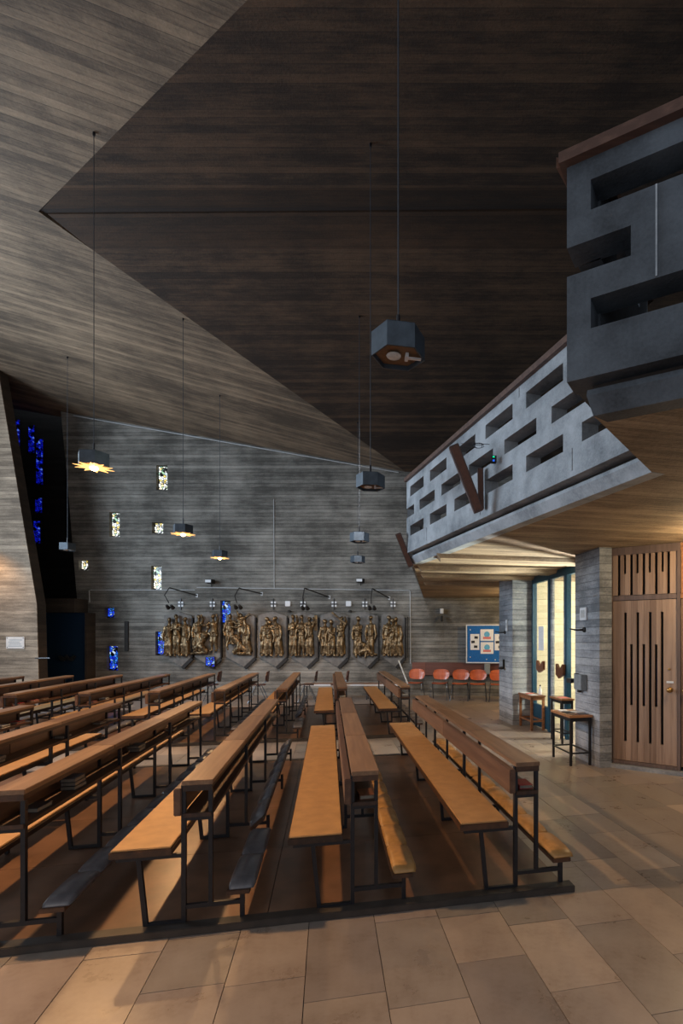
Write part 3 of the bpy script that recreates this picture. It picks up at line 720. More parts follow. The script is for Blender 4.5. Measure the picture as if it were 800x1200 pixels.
# ============================================================ PEWS
LEN = 4.0
def make_pew(kind):
    t = thing('pew', '', 'pew')
    # desk top of three boards
    cuts = [0.0, LEN*0.30, LEN*0.63, LEN]
    for i in range(3):
        MB().box(-0.005, 0.158, cuts[i]+0.001, cuts[i+1]-0.001, 0.785, 0.812).build('desktop_board', 'desk', t, bevel=0.003)
    MB().box(0.0, 0.153, 0.004, 0.030, 0.752, 0.784).box(0.0, 0.153, LEN-0.03, LEN-0.004, 0.752, 0.784).box(0.132, 0.148, 0.03, LEN-0.03, 0.757, 0.784).build('desk_apron', 'seatwood', t)
    MB().box(0.0, 0.150, 0.006, LEN-0.006, 0.602, 0.626).build('book_shelf', 'shelf', t, bevel=0.002)
    MB().box(-0.048, -0.008, 0.0, LEN*0.5-0.001, 0.615, 0.770).build('backboard', 'back', t, bevel=0.005)
    MB().box(-0.048, -0.008, LEN*0.5+0.001, LEN, 0.615, 0.770).build('backboard', 'back', t, bevel=0.005)
    sw = MB().box(-0.375, -0.055, 0.0, LEN, 0.400, 0.438).build('seat', 'seatwood', t, bevel=0.004)
    MB().box(-0.368, -0.062, 0.008, LEN-0.008, 0.4385, 0.448).build('seat_covering', 'seatpad', sw, bevel=0.004)
    for k in range(4):
        y = 0.03+k*(LEN-0.06)/3
        f = MB()
        f.bar((0.142, y, 0.108), (0.142, y, 0.751), 0.022, 0.028)
        f.bar((-0.345, y, 0.388), (-0.012, y, 0.388), 0.022, 0.022)
        f.bar((-0.19, y, 0.012), (-0.012, y, 0.012), 0.022, 0.022)
        f.bar((0.012, y, 0.095), (0.325, y, 0.095), 0.022, 0.024)
        f.bar((0.012, y, 0.591), (0.13, y, 0.591), 0.02, 0.02)
        fo = f.build('support_frame', 'steel', t)
        MB().bar((0.0, y, 0.001), (0.0, y, 0.784), 0.024, 0.028).build('leg', 'steel', fo)
        MB().bar((-0.232, y, 0.378), (-0.195, y, 0.001), 0.024, 0.024).build('leg', 'steel', fo)
        MB().bar((0.312, y, 0.001), (0.312, y, 0.155), 0.024, 0.026).build('leg', 'steel', fo)
    return t
def add_kneeler(t, mat, y0, y1, tilt=0.0):
    piv = (0.235, 0, 0.158)
    kb = MB().box(0.0, 0.125, y0, y1, 0.0, 0.026).build('kneeler_board', 'shelf', t, bevel=0.003, loc=piv, rot=(0, -tilt, 0))
    n = max(1, round((y1-y0)/0.41)); w_ = (y1-y0-0.02)/n
    for i in range(n):
        a = y0+0.01+i*w_; b = a+w_; mb = MB(); rings = []
        for f, h, ins in ((0.0, 0.006, 0.01), (0.06, 0.026, 0.003), (0.2, 0.038, 0), (0.5, 0.042, 0), (0.8, 0.038, 0), (0.94, 0.026, 0.003), (1.0, 0.006, 0.01)):
            y = a+f*(b-a)
            x0, x1 = 0.008+ins, 0.15-ins
            rings.append([(x0, y, 0.0265), (x1, y, 0.0265), (x1+0.004, y, 0.0265+h*0.5), (x1-0.014, y, 0.0265+h), ((x0+x1)/2, y, 0.0265+h*1.06), (x0+0.014, y, 0.0265+h), (x0-0.004, y, 0.0265+h*0.5)])
        mb.loft(rings).build('kneeler_pad', mat, kb, smooth=True)
protoG = make_pew('grey'); add_kneeler(protoG, 'padgrey', -0.03, 1.98); add_kneeler(protoG, 'padgrey', 2.02, LEN)
protoT = make_pew('tan'); add_kneeler(protoT, 'padtan', -0.03, 1.98); add_kneeler(protoT, 'padtan', 2.02, LEN)
protoX = make_pew('tilt'); add_kneeler(protoX, 'padgrey', -0.03, 0.92); add_kneeler(protoX, 'padgrey', 0.98, LEN, math.radians(42))
US = [1.18, 0.14, -0.80, -1.73, -2.66, -3.60, -4.55, -5.50, -6.42]
ordn = ['rightmost', 'second from right', 'third from right', 'fourth from right', 'fifth from right', 'sixth from right', 'seventh from right', 'eighth from right', 'leftmost visible']
used = set()
def place_pew(proto, u, v, label, group):
    t = proto if proto not in used else copy_tree(proto)
    used.add(proto)
    t.location = UV(u, v, 0.0345); t.rotation_euler = (0, 0, ROT)
    t['label'] = label; t['group'] = group; return t
extra1 = ['beside open floor, tan kneeler', 'seen straight on, tan kneeler', 'one kneeler tilted up', 'pile of books on shelf', 'only its far half visible', 'far end only']
pews = {}
for i in range(6):
    pr = protoT if i < 2 else (protoX if i == 2 else protoG)
    pews[(0, i)] = place_pew(pr, US[i], 3.18, 'wooden pew of the near block, %s, %s' % (ordn[i], extra1[i]), 'near block pews')
for i in range(9):
    pr = protoX if i == 2 else protoG
    pews[(1, i)] = place_pew(pr, US[i], 8.68, 'wooden pew of the far block by the relief wall, %s' % ordn[i], 'far block pews')

# hymn books and papers on the shelves
def book(u, v, z, rz, w_, l_, h_, mat, label, group, n=1):
    t = thing('hymn_book', label, 'book', UV(u, v, z), ROT+rz, group)
    MB().box(-w_/2, w_/2, -l_/2, l_/2, 0, 0.0025).box(-w_/2, w_/2, -l_/2, l_/2, h_-0.0025, h_).box(-w_/2, -w_/2+0.003, -l_/2, l_/2, 0.0025, h_-0.0025).build('cover', mat, t)
    MB().box(-w_/2+0.004, w_/2-0.004, -l_/2+0.004, l_/2-0.004, 0.003, h_-0.003).build('pages', 'pages', t)
    return t
SZ = 0.0345+0.627
def shelf_books(bi, items, v0):
    for (du, dv, mat, n, lab) in items:
        for k in range(n):
            book(US[bi]+0.085+du, v0+dv+random.uniform(-.01, .01), SZ+k*0.0265, random.uniform(-.08, .08), 0.09, 0.15, 0.026, mat, lab if n == 1 else lab+[', bottom of the pile', ', middle of the pile', ', top of the pile'][k if n == 3 else (0 if k == 0 else 2)], 'hymn books on the pew shelves')
shelf_books(3, [(0, 0.28, 'bookdark', 1, 'dark book lying on the near shelf of the pew at the left edge'), (0, 0.72, 'bookdark', 3, 'dark book in the pile on the shelf, fourth near pew'),
                (0, 1.9, 'bookdark', 2, 'dark book midway along the fourth near pew shelf'), (0, 2.9, 'bookbrown', 1, 'brown book towards the far end of the fourth near pew')], 3.18)
shelf_books(0, [(0, 0.13, 'red', 1, 'red covered book at the near end of the rightmost pew')], 3.18)
shelf_books(1, [(0, 0.12, 'bookbrown', 1, 'brown book at the near end of the centre pew shelf')], 3.18)
shelf_books(4, [(0, 1.6, 'bookdark', 2, 'dark book on the fifth near pew shelf'), (0, 2.7, 'bookdark', 1, 'dark book further along the fifth near pew shelf'), (0, 3.55, 'bookbrown', 1, 'tan book leaning out at the far end of the fifth near pew')], 3.18)
shelf_books(5, [(0, 3.5, 'paper', 1, 'pale booklet on the sixth near pew shelf'), (0, 3.8, 'red', 1, 'red book at the far end of the sixth near pew')], 3.18)
shelf_books(6, [(0, 0.2, 'red', 1, 'red book at the near end of the seventh far pew'), (0, 0.6, 'pink', 1, 'pink booklet near the red book, seventh far pew'), (0, 0.9, 'bookbrown', 1, 'brown booklet on the seventh far pew shelf')], 8.68)
shelf_books(5, [(0, 0.25, 'pink', 1, 'pink booklet at the near end of the sixth far pew'), (0, 0.7, 'paper', 1, 'white booklet on the sixth far pew shelf'), (0, 1.6, 'bookbrown', 1, 'brown book on the sixth far pew shelf')], 8.68)
shelf_books(4, [(0, 0.2, 'paper', 1, 'white booklet at the near end of the fifth far pew'), (0, 1.2, 'bookbrown', 1, 'brown book on the fifth far pew shelf')], 8.68)
shelf_books(1, [(0, 0.15, 'paper', 1, 'white booklet at the near end of the far centre pew')], 8.68)
shelf_books(0, [(0, 0.15, 'paper', 1, 'white booklet at the near end of the far right pew')], 8.68)

# ============================================================ PENDANT LAMPS
def pendant(px_top, py_top, Y, ztop, zbot, label, lit, rz=0.14, s=0.175, on='ceiling'):
    X = (px_top-CX)/F*Y
    t = thing('pendant_lamp', label, 'lamp', (X, Y, zbot), rz, 'hexagonal pendant lamps')
    H = 0.152
    hexa = lambda r, z, k=0: [(r*math.cos(math.radians(60*i+k)), r*math.sin(math.radians(60*i+k)), z) for i in range(6)]
    mb = MB(); mb.loft([hexa(s, 0), hexa(s, H), hexa(s*0.98, H+0.006), hexa(s-0.012, H-0.008), hexa(s-0.012, 0)], cap=False)
    n = len(mb.v); mb.f.append(tuple(n-1-i for i in range(12, 6, -1)) if False else tuple(range(12, 18))); mb.f.append(tuple(range(18, 24)))
    for i in range(6): j = (i+1) % 6; mb.f.append((i, j, 24+j, 24+i))
    mb.build('lamp_shade', 'lampmetal', t)
    MB().loft([hexa(s-0.013, 0.03), hexa(s-0.013, 0.036)]).build('inner_baffle', 'lampin', t)
    if lit:
        st = MB(); pts = []
        for i in range(20):
            r = s*1.22 if i % 2 == 0 else s*0.62
            pts.append((r*math.cos(2*math.pi*i/20), r*math.sin(2*math.pi*i/20)))
        st.prism(pts, -0.012, -0.008); st.build('star_diffuser', 'star_on', t)
        MB().ell((0, 0, -0.018), (0.045, 0.045, 0.03), 12, 8).build('bulb', 'bulb_on', t, smooth=True)
        lamp('pendant_bulb_light', 'SPOT', (X, Y, zbot-0.07), lit, (1.0, 0.57, 0.25), 0.05, None, (X, Y, 0), 155, 0.35)
    else:
        MB().ell((-0.03, 0, 0.012), (0.05, 0.05, 0.015), 12, 8).build('bulb', 'bulb_off', t, smooth=True)
        MB().box(0.045, 0.065, -0.03, 0.03, 0.0, 0.029).box(0.065, 0.15, -0.012, 0.012, 0.004, 0.012).build('bulb_bracket', 'white', t)
    MB().tube([(0, 0, H-0.004), (0, 0, H+0.13)], 0.012, 8).build('cord_grip', 'steel', t)
    MB().tube([(0, 0, H+0.12), (0, 0, ztop-zbot-0.002)], 0.0045, 6).build('cord', 'cable', t)
    MB().lathe([(0.014, ztop-zbot-0.04), (0.016, ztop-zbot-0.01), (0.01, ztop-zbot+0.003)], n=10).build('ceiling_hook', 'steel', t)
    return t
def hit(px, py, which):
    xr = (px-CX)/F; r = (HY-py)/F
    if which == 'L': return (7.567-EYE)/(r+0.175*xr+0.09)
    if which == 'N': return (zr-AP.y*sA-EYE)/(r-sA)
    if which == 'F': return (zr-AP.y*sB-EYE)/(r-sB)
specs = [
 (110, 155, 'L', 547, 'lit hexagonal pendant lamp with glowing star base, largest of the lit ones', 150),
 (79, 418, 'L', 645, 'unlit small grey hexagonal pendant lamp before the dark recess', False),
 (214.5, 373, 'L', 625.5, 'lit hexagonal pendant lamp, second in size, before the small square window', 160),
 (257.5, 463, 'L', 653.5, 'lit hexagonal pendant lamp, smallest and farthest of the lit ones', 110),
 (434, 168, 'N', 572, 'unlit hexagonal pendant lamp of middle size left of the gallery end', False),
 (421, 370, 'F', 635, 'unlit small hexagonal pendant lamp below the middle one', False),
]
_x, _y = UV(-2.7, 3.6).x, UV(-2.7, 3.6).y
pendant(CX+F*_x/_y, 0, _y, z1(_x, _y), 3.68, 'lit hexagonal pendant lamp beyond the left edge, over the near pews', 420, rz=0.12)
for px, py, w_, yb, lab, lit in specs:
    Y = hit(px, py, w_); X = (px-CX)/F*Y; zt = EYE+(HY-py)/F*Y
    pendant(px, py, Y, zt, EYE+(HY-yb)/F*Y, lab, lit, rz=0.12)
Y = 3.42; pendant(466.5, 0, Y, zn(Y) if edgeA(Y) < (466.5-CX)/F*Y else z1((466.5-CX)/F*Y, Y), EYE+(HY-420)/F*Y, 'nearest and largest unlit hexagonal pendant lamp hanging at upper centre', False, rz=0.20)
Y = 12.7; pendant(419, 0, Y, zf(Y), EYE+(HY-659.5)/F*Y, 'unlit hexagonal pendant lamp, smallest, hanging just above the reliefs', False, rz=0.20)

# ============================================================ BRONZE RELIEFS
def voxel(o, size, mat):
    md = o.modifiers.new('r', 'REMESH'); md.mode = 'VOXEL'; md.voxel_size = size; md.use_smooth_shade = True
    dg = bpy.context.evaluated_depsgraph_get(); me = bpy.data.meshes.new_from_object(o.evaluated_get(dg))
    o.modifiers.clear(); o.data = me
    for v in me.vertices:
        c = v.co; k = 0.012*noise.noise(Vector((c.x*26, c.y*8, c.z*5)))+0.007*noise.noise(Vector((c.x*60, c.y*30, c.z*40)))
        v.co = c+v.normal*k
    me.materials.clear(); me.materials.append(M[mat])
    for p in me.polygons: p.use_smooth = True
def figure(t, x, base, h, pose, seed):
    """robed sculpted figure in low depth; x along wall, -y out of the wall, z up; pose drives lean, arms, kneeling"""
    r = random.Random(seed); mb = MB()
    lean = pose.get('lean', 0.0); kneel = pose.get('kneel', 0); y = pose.get('y', -0.06)
    fx = pose.get('face', 1)
    H = h
    if kneel:
        hip = Vector((x-fx*0.10, y, base+0.26*H)); knee = Vector((x+fx*0.14, y-0.02, base+0.09)); foot = Vector((x-fx*0.30, y, base+0.06))
        ch = Vector((x+fx*0.08+lean, y-0.03, base+0.55*H)); head = Vector((x+fx*0.17+lean, y-0.05, base+0.72*H))
        mb.tube([hip, (hip+knee)/2+Vector((0, -0.03, 0.03)), knee], [0.095, 0.085, 0.055], 10)
        mb.tube([knee, (knee+foot)/2, foot], [0.055, 0.05, 0.032], 8)
        mb.tube([hip, hip+Vector((-fx*0.12, 0, -0.10)), foot+Vector((fx*0.05, 0, 0.02))], [0.10, 0.08, 0.05], 10)
        mb.ell(foot+Vector((-fx*0.02, 0, -0.01)), (0.06, 0.035, 0.028))
    else:
        hip = Vector((x+lean*0.45, y, base+0.50*H)); ch = Vector((x+lean*0.8, y-0.01, base+0.74*H)); head = Vector((x+lean*1.05+fx*0.01, y-0.035, base+0.925*H))
        for sx in (-1, 1):
            kn = Vector((x+sx*0.055+fx*0.02+lean*0.2, y-0.04, base+0.27*H)); ft = Vector((x+sx*0.065, y-0.015, base+0.02))
            mb.tube([hip+Vector((sx*0.04, 0, 0)), kn, ft+Vector((0, 0, 0.03))], [0.075, 0.055, 0.034], 10)
            mb.ell(ft+Vector((fx*0.03, -0.02, 0)), (0.055, 0.04, 0.025))
        if pose.get('robe', 1):
            rings = []
            for f, w_ in ((0.05, 0.125), (0.2, 0.12), (0.4, 0.11), (0.55, 0.105)):
                z = base+f*H; cx_ = x+lean*f
                rings.append([(cx_+w_*math.cos(a)*(1+0.10*math.cos(7*a+seed)), y+0.055*math.sin(a)*(1+0.16*math.cos(7*a+seed)), z) for a in [2*math.pi*i/28 for i in range(28)]])
            mb.loft(rings)
            for q in range(4):
                xx = x-0.085+q*0.055+r.uniform(-.01, .01)
                mb.tube([(xx+lean*0.05, y-0.05, base+0.05), (xx+lean*0.3+r.uniform(-.03, .03), y-0.065, base+0.3*H), (xx*0.6+(x+lean*0.6)*0.4, y-0.05, base+0.6*H)], [0.017, 0.02, 0.012], 6)
    mb.tube([hip, (hip+ch)/2, ch, ch+(head-ch)*0.35], [0.10, 0.092, 0.105, 0.05], 12)
    mb.tube([ch+(head-ch)*0.3, head], [0.038, 0.035], 8)
    mb.ell(head, (0.052, 0.055, 0.068), 12, 8)
    mb.ell(head+Vector((fx*0.03, -0.048, -0.004)), (0.014, 0.016, 0.016), 6, 4)
    mb.ell(head+Vector((-fx*0.015, 0.01, 0.022)), (0.058, 0.055, 0.055), 10, 6)
    for sx, key in ((-1, 'la'), (1, 'ra')):
        el, ha = pose.get(key, ((0.06*sx, -0.26), (0.03*sx, -0.40)))
        sh = ch+Vector((sx*0.095, -0.01, 0.03))
        e = Vector((sh.x+el[0], y-0.07, sh.z+el[1])); w2 = Vector((sh.x+ha[0], y-0.10, sh.z+ha[1]))
        mb.tube([sh, e, w2], [0.045, 0.036, 0.024], 8)
        mb.ell(w2, (0.028, 0.022, 0.03), 8, 5)
    o = mb.build('figure', 'bronze', t); voxel(o, 0.0135, 'bronze'); return o
K = 0.02447
def relief(x0, x1, figs, label, extra=None, ybase=769.5, ytop=722):
    X0, X1 = wx(x0), wx(x1); zb, zt = wz(ybase), wz(ytop); xc = (X0+X1)/2; W = X1-X0
    t = thing('bronze_relief', label, 'sculpture', (xc, WY, zb), 0, 'stations of bronze figures on the back wall')
    w2 = W/2; H = zt-zb
    pl = [(-w2, -0.0), (w2*0.30, -0.30), (w2, -0.02), (w2, H), (w2*0.02, H+0.13), (-w2, H+0.02)]
    def slab(pts, y0, y1):
        mb = MB(); n = len(pts); mb.v = [(p[0], y0, p[1]) for p in pts]+[(p[0], y1, p[1]) for p in pts]
        mb.f = [tuple(range(n)), tuple(n+i for i in reversed(range(n)))]+[(i, n+i, n+(i+1) % n, (i+1) % n) for i in range(n)]; return mb
    slab(pl, -0.075, -0.004).build('back_plate', 'plate', t)
    rim = MB(); 
    rim.bar((w2+0.022, -0.06, -0.02), (w2+0.022, -0.06, H-0.05), 0.035, 0.10)
    rim.bar((w2+0.01, -0.06, -0.045), (w2*0.30, -0.06, -0.325), 0.04, 0.09)
    rim.build('rim_shade', 'iron_and_shade', t)  # dark bars stand in for plate edge shade and cast shadow
    for (fx_, bs, h, pose, sd) in figs:
        p = dict(pose); p['y'] = -0.15+p.get('dy', 0)
        figure(t, fx_*w2, bs, h, p, sd)
    if extra: extra(t, w2, H)
    return t
def cross(t, pts):
    mb = MB()
    for a, b in pts: mb.bar(a, b, 0.09, 0.05)
    mb.build('wooden_cross', 'bronze', t)
UPA = ((0.05, 0.10), (0.02, 0.22)); REACH = ((0.10, -0.08), (0.26, -0.06)); REACHL = ((-0.10, -0.08), (-0.26, -0.06)); FOLD = ((0.02, -0.18), (-0.13, -0.12)); FOLDL = ((-0.02, -0.18), (0.13, -0.12))
relief(194, 226, [(-0.62, 0.02, 1.10, dict(lean=0.05, ra=REACH), 1), (0.02, 0.02, 1.20, dict(la=FOLDL, ra=FOLD), 2), (0.66, 0.02, 1.12, dict(face=-1, la=REACHL), 3)],
  'bronze relief of three upright robed figures side by side, leftmost relief')
relief(229.5, 259.5, [(-0.72, 0.16, 1.04, dict(lean=0.06, ra=UPA, face=1), 4), (-0.25, 0.04, 1.1, dict(kneel=1, face=1, la=FOLDL, ra=REACH), 5), (0.66, 0.16, 1.06, dict(face=-1, lean=-0.03, la=REACHL, ra=UPA, robe=0), 6)],
  'bronze relief with a crouching figure between two standing ones, above small blue window')
relief(266, 299.5, [(-0.62, 0.35, 0.86, dict(face=1, ra=REACH), 7), (-0.05, 0.02, 1.02, dict(kneel=1, face=-1, lean=-0.06), 8), (0.12, 0.50, 0.72, dict(la=UPA, robe=0), 9), (0.62, 0.08, 1.08, dict(lean=-0.12, face=-1, la=REACHL), 10)],
  'bronze relief of a kneeling fallen figure crowded by three others, right of blue window',
  lambda t, w2, H: cross(t, [((-0.28, -0.10, 0.75), (0.28, -0.10, 1.22))]))
relief(303.5, 336.5, [(-0.55, 0.02, 1.12, dict(lean=0.10, ra=REACH), 11), (-0.2, 0.02, 1.02, dict(lean=0.04, la=FOLDL), 12), (0.60, 0.02, 1.14, dict(lean=-0.12, face=-1, la=REACHL), 13)],
  'bronze relief of a leaning pair facing one figure, arms reaching across the gap')
relief(340, 372.5, [(-0.68, 0.02, 1.20, dict(ra=UPA, la=FOLDL), 14), (-0.1, 0.02, 1.18, dict(lean=0.02, face=1, robe=0), 15), (0.52, 0.02, 1.12, dict(face=-1, la=REACHL, ra=UPA), 16)],
  'bronze relief of three tall figures, the right one with raised arm, bright gilt',
  lambda t, w2, H: cross(t, [((0.36, -0.09, 0.75), (0.36, -0.09, 1.18)), ((-0.12, -0.12, 0.92), (0.30, -0.12, 0.98))]))
relief(376, 408, [(-0.66, 0.02, 1.06, dict(lean=0.02), 17), (-0.15, 0.02, 1.04, dict(ra=FOLD), 18), (0.52, 0.02, 1.14, dict(face=-1, ra=UPA, la=FOLDL, lean=0.03), 19)],
  'bronze relief of three figures carrying a slanting beam over the shoulder',
  lambda t, w2, H: cross(t, [((-0.02, -0.26, 1.26), (0.38, -0.26, 0.92))]))
relief(411.5, 443, [(-0.50, 0.02, 1.14, dict(face=1, ra=FOLD, lean=0.03), 20), (0.02, 0.02, 0.62, dict(kneel=1, face=-1), 21), (0.52, 0.02, 1.16, dict(face=-1, robe=0, la=((-0.05, -0.25), (-0.03, -0.42))), 22)],
  'bronze relief of two standing figures with a small crouched one between')
relief(447, 474, [(-0.62, 0.02, 1.16, dict(face=1, lean=0.10), 23), (-0.02, 0.02, 1.08, dict(robe=1, la=FOLDL, ra=FOLD), 24), (0.58, 0.02, 1.12, dict(face=-1, lean=-0.10, la=REACHL), 25)],
  'bronze relief of three close stooping figures, rightmost relief beside the conduit',
  lambda t, w2, H: MB().bar((w2+0.085, -0.06, -0.02), (w2+0.085, -0.06, H-0.02), 0.025, 0.06).build('shade_bar', 'iron_and_shade', t))  # extra dark bar, edge shade of the last plate

# candle crosses, sensor squares, floodlights and the four lamp arms
for px in (212, 249, 320.5, 355, 391.5, 427.5, 460.5):
    loc = (wx(px), WY, wz(708))
    nm = {212: 'above the leftmost relief', 249: 'above the second relief', 320.5: 'above the fourth relief', 355: 'above the fifth relief', 391.5: 'above the sixth relief', 427.5: 'above the seventh relief', 460.5: 'above the rightmost relief'}[px]
    t = thing('consecration_cross', 'small metal cross with four pale squares, ' + nm, 'cross', loc, 0, 'small crosses over the reliefs')
    MB().box(-0.10, 0.10, -0.03, -0.001, -0.012, 0.012).box(-0.012, 0.012, -0.028, -0.002, -0.16, 0.16).build('cross_bars', 'steel', t)
    for sx in (-1, 1):
        for sz in (-1, 1): MB().box(sx*0.045-0.026, sx*0.045+0.026, -0.02, -0.001, sz*0.048-0.028, sz*0.048+0.028).build('pale_square', 'white', t)
for px, nm in ((337.5, 'between the fourth and fifth reliefs'), (408.5, 'between the sixth and seventh reliefs')):
    t = thing('wall_sensor', 'white square wall box above the gap %s' % nm, 'sensor', (wx(px), WY, wz(707.5)))
    MB().box(-0.075, 0.075, -0.05, -0.001, -0.075, 0.075).build('housing', 'white', t, bevel=0.01)
    MB().lathe([(0.05, 0), (0.055, 0.03), (0.03, 0.05)], n=12).xform(Matrix.Translation((0.05, -0.06, -0.24))).build('spot_head', 'iron_and_shade', t)
for px, py, nm in ((248, 682, 'above the left reliefs'), (422.5, 681, 'above the right reliefs')):
    t = thing('floodlight', 'small floodlight on the back wall %s' % nm, 'lamp', (wx(px), WY, wz(py)))
    MB().quadbox([(-0.10, -0.22, -0.05), (0.09, -0.22, -0.05), (0.12, -0.05, -0.06), (-0.06, -0.05, -0.06), (-0.10, -0.20, 0.06), (0.09, -0.20, 0.06), (0.12, -0.05, 0.06), (-0.06, -0.05, 0.06)]).build('housing', 'iron_and_shade', t, bevel=0.008)
    MB().box(-0.085, 0.075, -0.228, -0.221, -0.035, 0.04).build('lens', 'white', t)
    MB().tube([(0, -0.04, -0.05), (0, -0.01, -0.14)], 0.01, 6).build('bracket', 'steel', t)
for i, (bx, by, kx, ky, ex, ey, hx, hy, nm) in enumerate(((231, 698, 208, 690.5, 203.5, 699, 209.5, 711, 'first from left'), (307, 696, 287, 691, 283, 700, 286.5, 711, 'second from left'), (386, 700, 361.5, 691, 360, 702, 362.5, 712, 'third from left'), (456, 701, 438.5, 691.5, 437.5, 702, 438.5, 712, 'rightmost'))):
    t = thing('lamp_arm', 'black hinged arm with twin spot heads over the reliefs, %s' % nm, 'lamp', (wx(bx), WY, wz(by)), 0, 'hinged spot arms over the reliefs')
    R_ = lambda px, py, y: (wx(px)-wx(bx), y, wz(py)-wz(by))
    MB().tube([(0, -0.01, 0), R_(kx, ky, -0.45)], 0.018, 6).build('upper_arm', 'iron_and_shade', t)
    MB().tube([R_(kx, ky, -0.45), R_(ex, ey, -0.5), R_(hx-1, hy-3, -0.5)], 0.015, 6).build('lower_arm', 'iron_and_shade', t)
    for sx in (-1, 1):
        hp = Vector(R_(hx+sx*2.6, hy+1, -0.5))
        MB().tube([hp+Vector((0, -0.05, 0.03)), hp+Vector((0, 0.06, -0.04))], [0.032, 0.058], 10).build('spot_head', 'iron_and_shade', t)
    MB().box(-0.03, 0.03, -0.02, 0, -0.05, 0.05).build('wall_plate', 'conduit', t)

# plaque on the left wall
t = thing('wall_plaque', 'pale stone plaque with four bolts on the left wall', 'plaque', (lx(18.5), LY, EYE-(760-HY)/F*LY))
MB().box(-0.225, 0.225, -0.02, -0.001, 0, 0.29).build('slab', 'marble', t)
for i in range(4): MB().box(-0.17+0.02*(i % 2), 0.17-0.03*(i % 3), -0.0215, -0.0205, 0.055+0.05*i, 0.07+0.05*i).build('inscription_line', 'greybox', t)
for sx in (-1, 1):
    for z in (0.03, 0.26): MB().lathe([(0.012, 0), (0.008, 0.006)], n=8).xform(Matrix.Translation((sx*0.2, -0.02, z)) @ Matrix.Rotation(math.pi/2, 4, 'X')).build('bolt', 'iron_and_shade', t)

# ============================================================ UNDER THE GALLERY: chairs, panel, board
def make_chair(mat):
    t = thing('stacking_chair', '', 'chair')
    # shell back: curved plate; chair faces -y
    n = 9; m_ = 5; mb = MB(); fr = []; bk = []
    def prof(i, j):
        a = (i/(n-1)-0.5)*2; z = j/(m_-1)
        hw = 0.225*(1-0.16*abs(2*z-1)**3)
        x = a*hw; y = 0.215-0.055*(1-a*a)*-1-0.0; y = 0.20+0.05*(1-a*a)+0.03*z
        zz = 0.52+0.28*z-(0.03*abs(a)**3 if z > 0.5 else -0.03*abs(a)**3)
        return x, y, zz
    for dy in (0.0, 0.012):
        b = len(mb.v)
        for i in range(n):
            for j in range(m_):
                x, y, z = prof(i, j); mb.v.append((x, y+dy, z))
        for i in range(n-1):
            for j in range(m_-1):
                q = (b+i*m_+j, b+(i+1)*m_+j, b+(i+1)*m_+j+1, b+i*m_+j+1); mb.f.append(q if dy == 0 else tuple(reversed(q)))
    N = n*m_
    per = [i*m_ for i in range(n)]+[(n-1)*m_+j for j in range(1, m_)]+[i*m_+m_-1 for i in range(n-2, -1, -1)]+[j for j in range(m_-2, 0, -1)]
    for k in range(len(per)): a, b = per[k], per[(k+1) % len(per)]; mb.f.append((a, b, N+b, N+a))
    mb.build('backrest', mat, t, smooth=False)
    st = MB(); pts = [(0.2*math.cos(a)*(1.0), 0.19*math.sin(a)) for a in [2*math.pi*i/20 for i in range(20)]]
    pts = [(max(-0.195, min(0.195, x*1.25)), max(-0.185, min(0.185, y*1.25))) for x, y in pts]
    rings = [[(x, y, 0.43+0.012*(abs(x)/0.19)**2) for x, y in pts], [(x, y, 0.442+0.012*(abs(x)/0.19)**2) for x, y in pts]]
    st.loft(rings).build('seat', 'shellseat' if mat == 'shell' else mat, t)
    for sx in (-1, 1):
        MB().tube([(sx*0.235, -0.21, 0.001), (sx*0.20, -0.05, 0.415), (sx*0.19, 0.1, 0.425)], 0.011, 6).build('leg', 'chrome', t)
        MB().tube([(sx*0.225, 0.25, 0.001), (sx*0.205, 0.06, 0.43), (sx*0.2, 0.2, 0.52), (sx*0.185, 0.243, 0.66)], 0.011, 6).build('leg', 'chrome', t)
    MB().tube([(-0.2, 0.02, 0.418), (0.2, 0.02, 0.418)], 0.01, 6).build('cross_bar', 'chrome', t)
    return t
ch = make_chair('shell')
cps = [(486, 'leftmost, half behind the pew desk'), (515, 'second from left'), (538.5, 'third from left, in the middle'), (559, 'fourth from left, under the pinboard'), (583, 'rightmost, beside the concrete pier')]
for i, (px, nm) in enumerate(cps):
    o = ch if i == 0 else copy_tree(ch)
    Yc = 14.25-0.12*i*1.0-0.05
    o.location = ((px-CX)/F*Yc, Yc-0.1, 0); o.rotation_euler = (0, 0, -0.22+0.03*i)
    o['label'] = 'orange shell chair against the wooden wall panel, ' + nm; o['group'] = 'orange chairs along the back wall'
dk = make_chair('shell_shaded')
for i, (px, py, nm) in enumerate(((250, 826, 'leftmost'), (306, 829, 'second from left'), (363, 826, 'third from left'), (400, 822, 'rightmost, mostly hidden by the centre pew'))):
    o = dk if i == 0 else copy_tree(dk)
    Yc = 13.45; o.location = ((px-4-CX)/F*Yc, Yc, 0); o.rotation_euler = (0, 0, ROT-math.pi/2)
    o['label'] = 'shaded orange chair in profile behind the far pews, ' + nm; o['group'] = 'shaded chairs behind the far pews'
# wooden panel on the wall behind the chairs
ang = math.atan2(-0.45, 3.3)
t = thing('wall_panel', 'reddish wooden board strip on the wall behind the orange chairs', 'panel', (wx(482), WY-0.02, wz(791)), 0)
MB().box(0.02, 0.4, -0.05, 0.0, 0, wz(776)-wz(791)).build('panel_board', 'panelwood', t)
o = MB().box(0, 2.3, -0.05, 0.0, 0, wz(776)-wz(791)).build('panel_board', 'panelwood', t, loc=(0.41, 0.0, 0), rot=(0, 0, ang))
tag(MB().box(0, 0.16, -0.14, -0.07, 0, 0.3).build('socket_box', 'greybox', loc=P(567, 790, 14.72)+Vector((0, 0.0, 0)), bevel=0.01), 'grey socket box on the wooden panel under the pinboard', 'box')
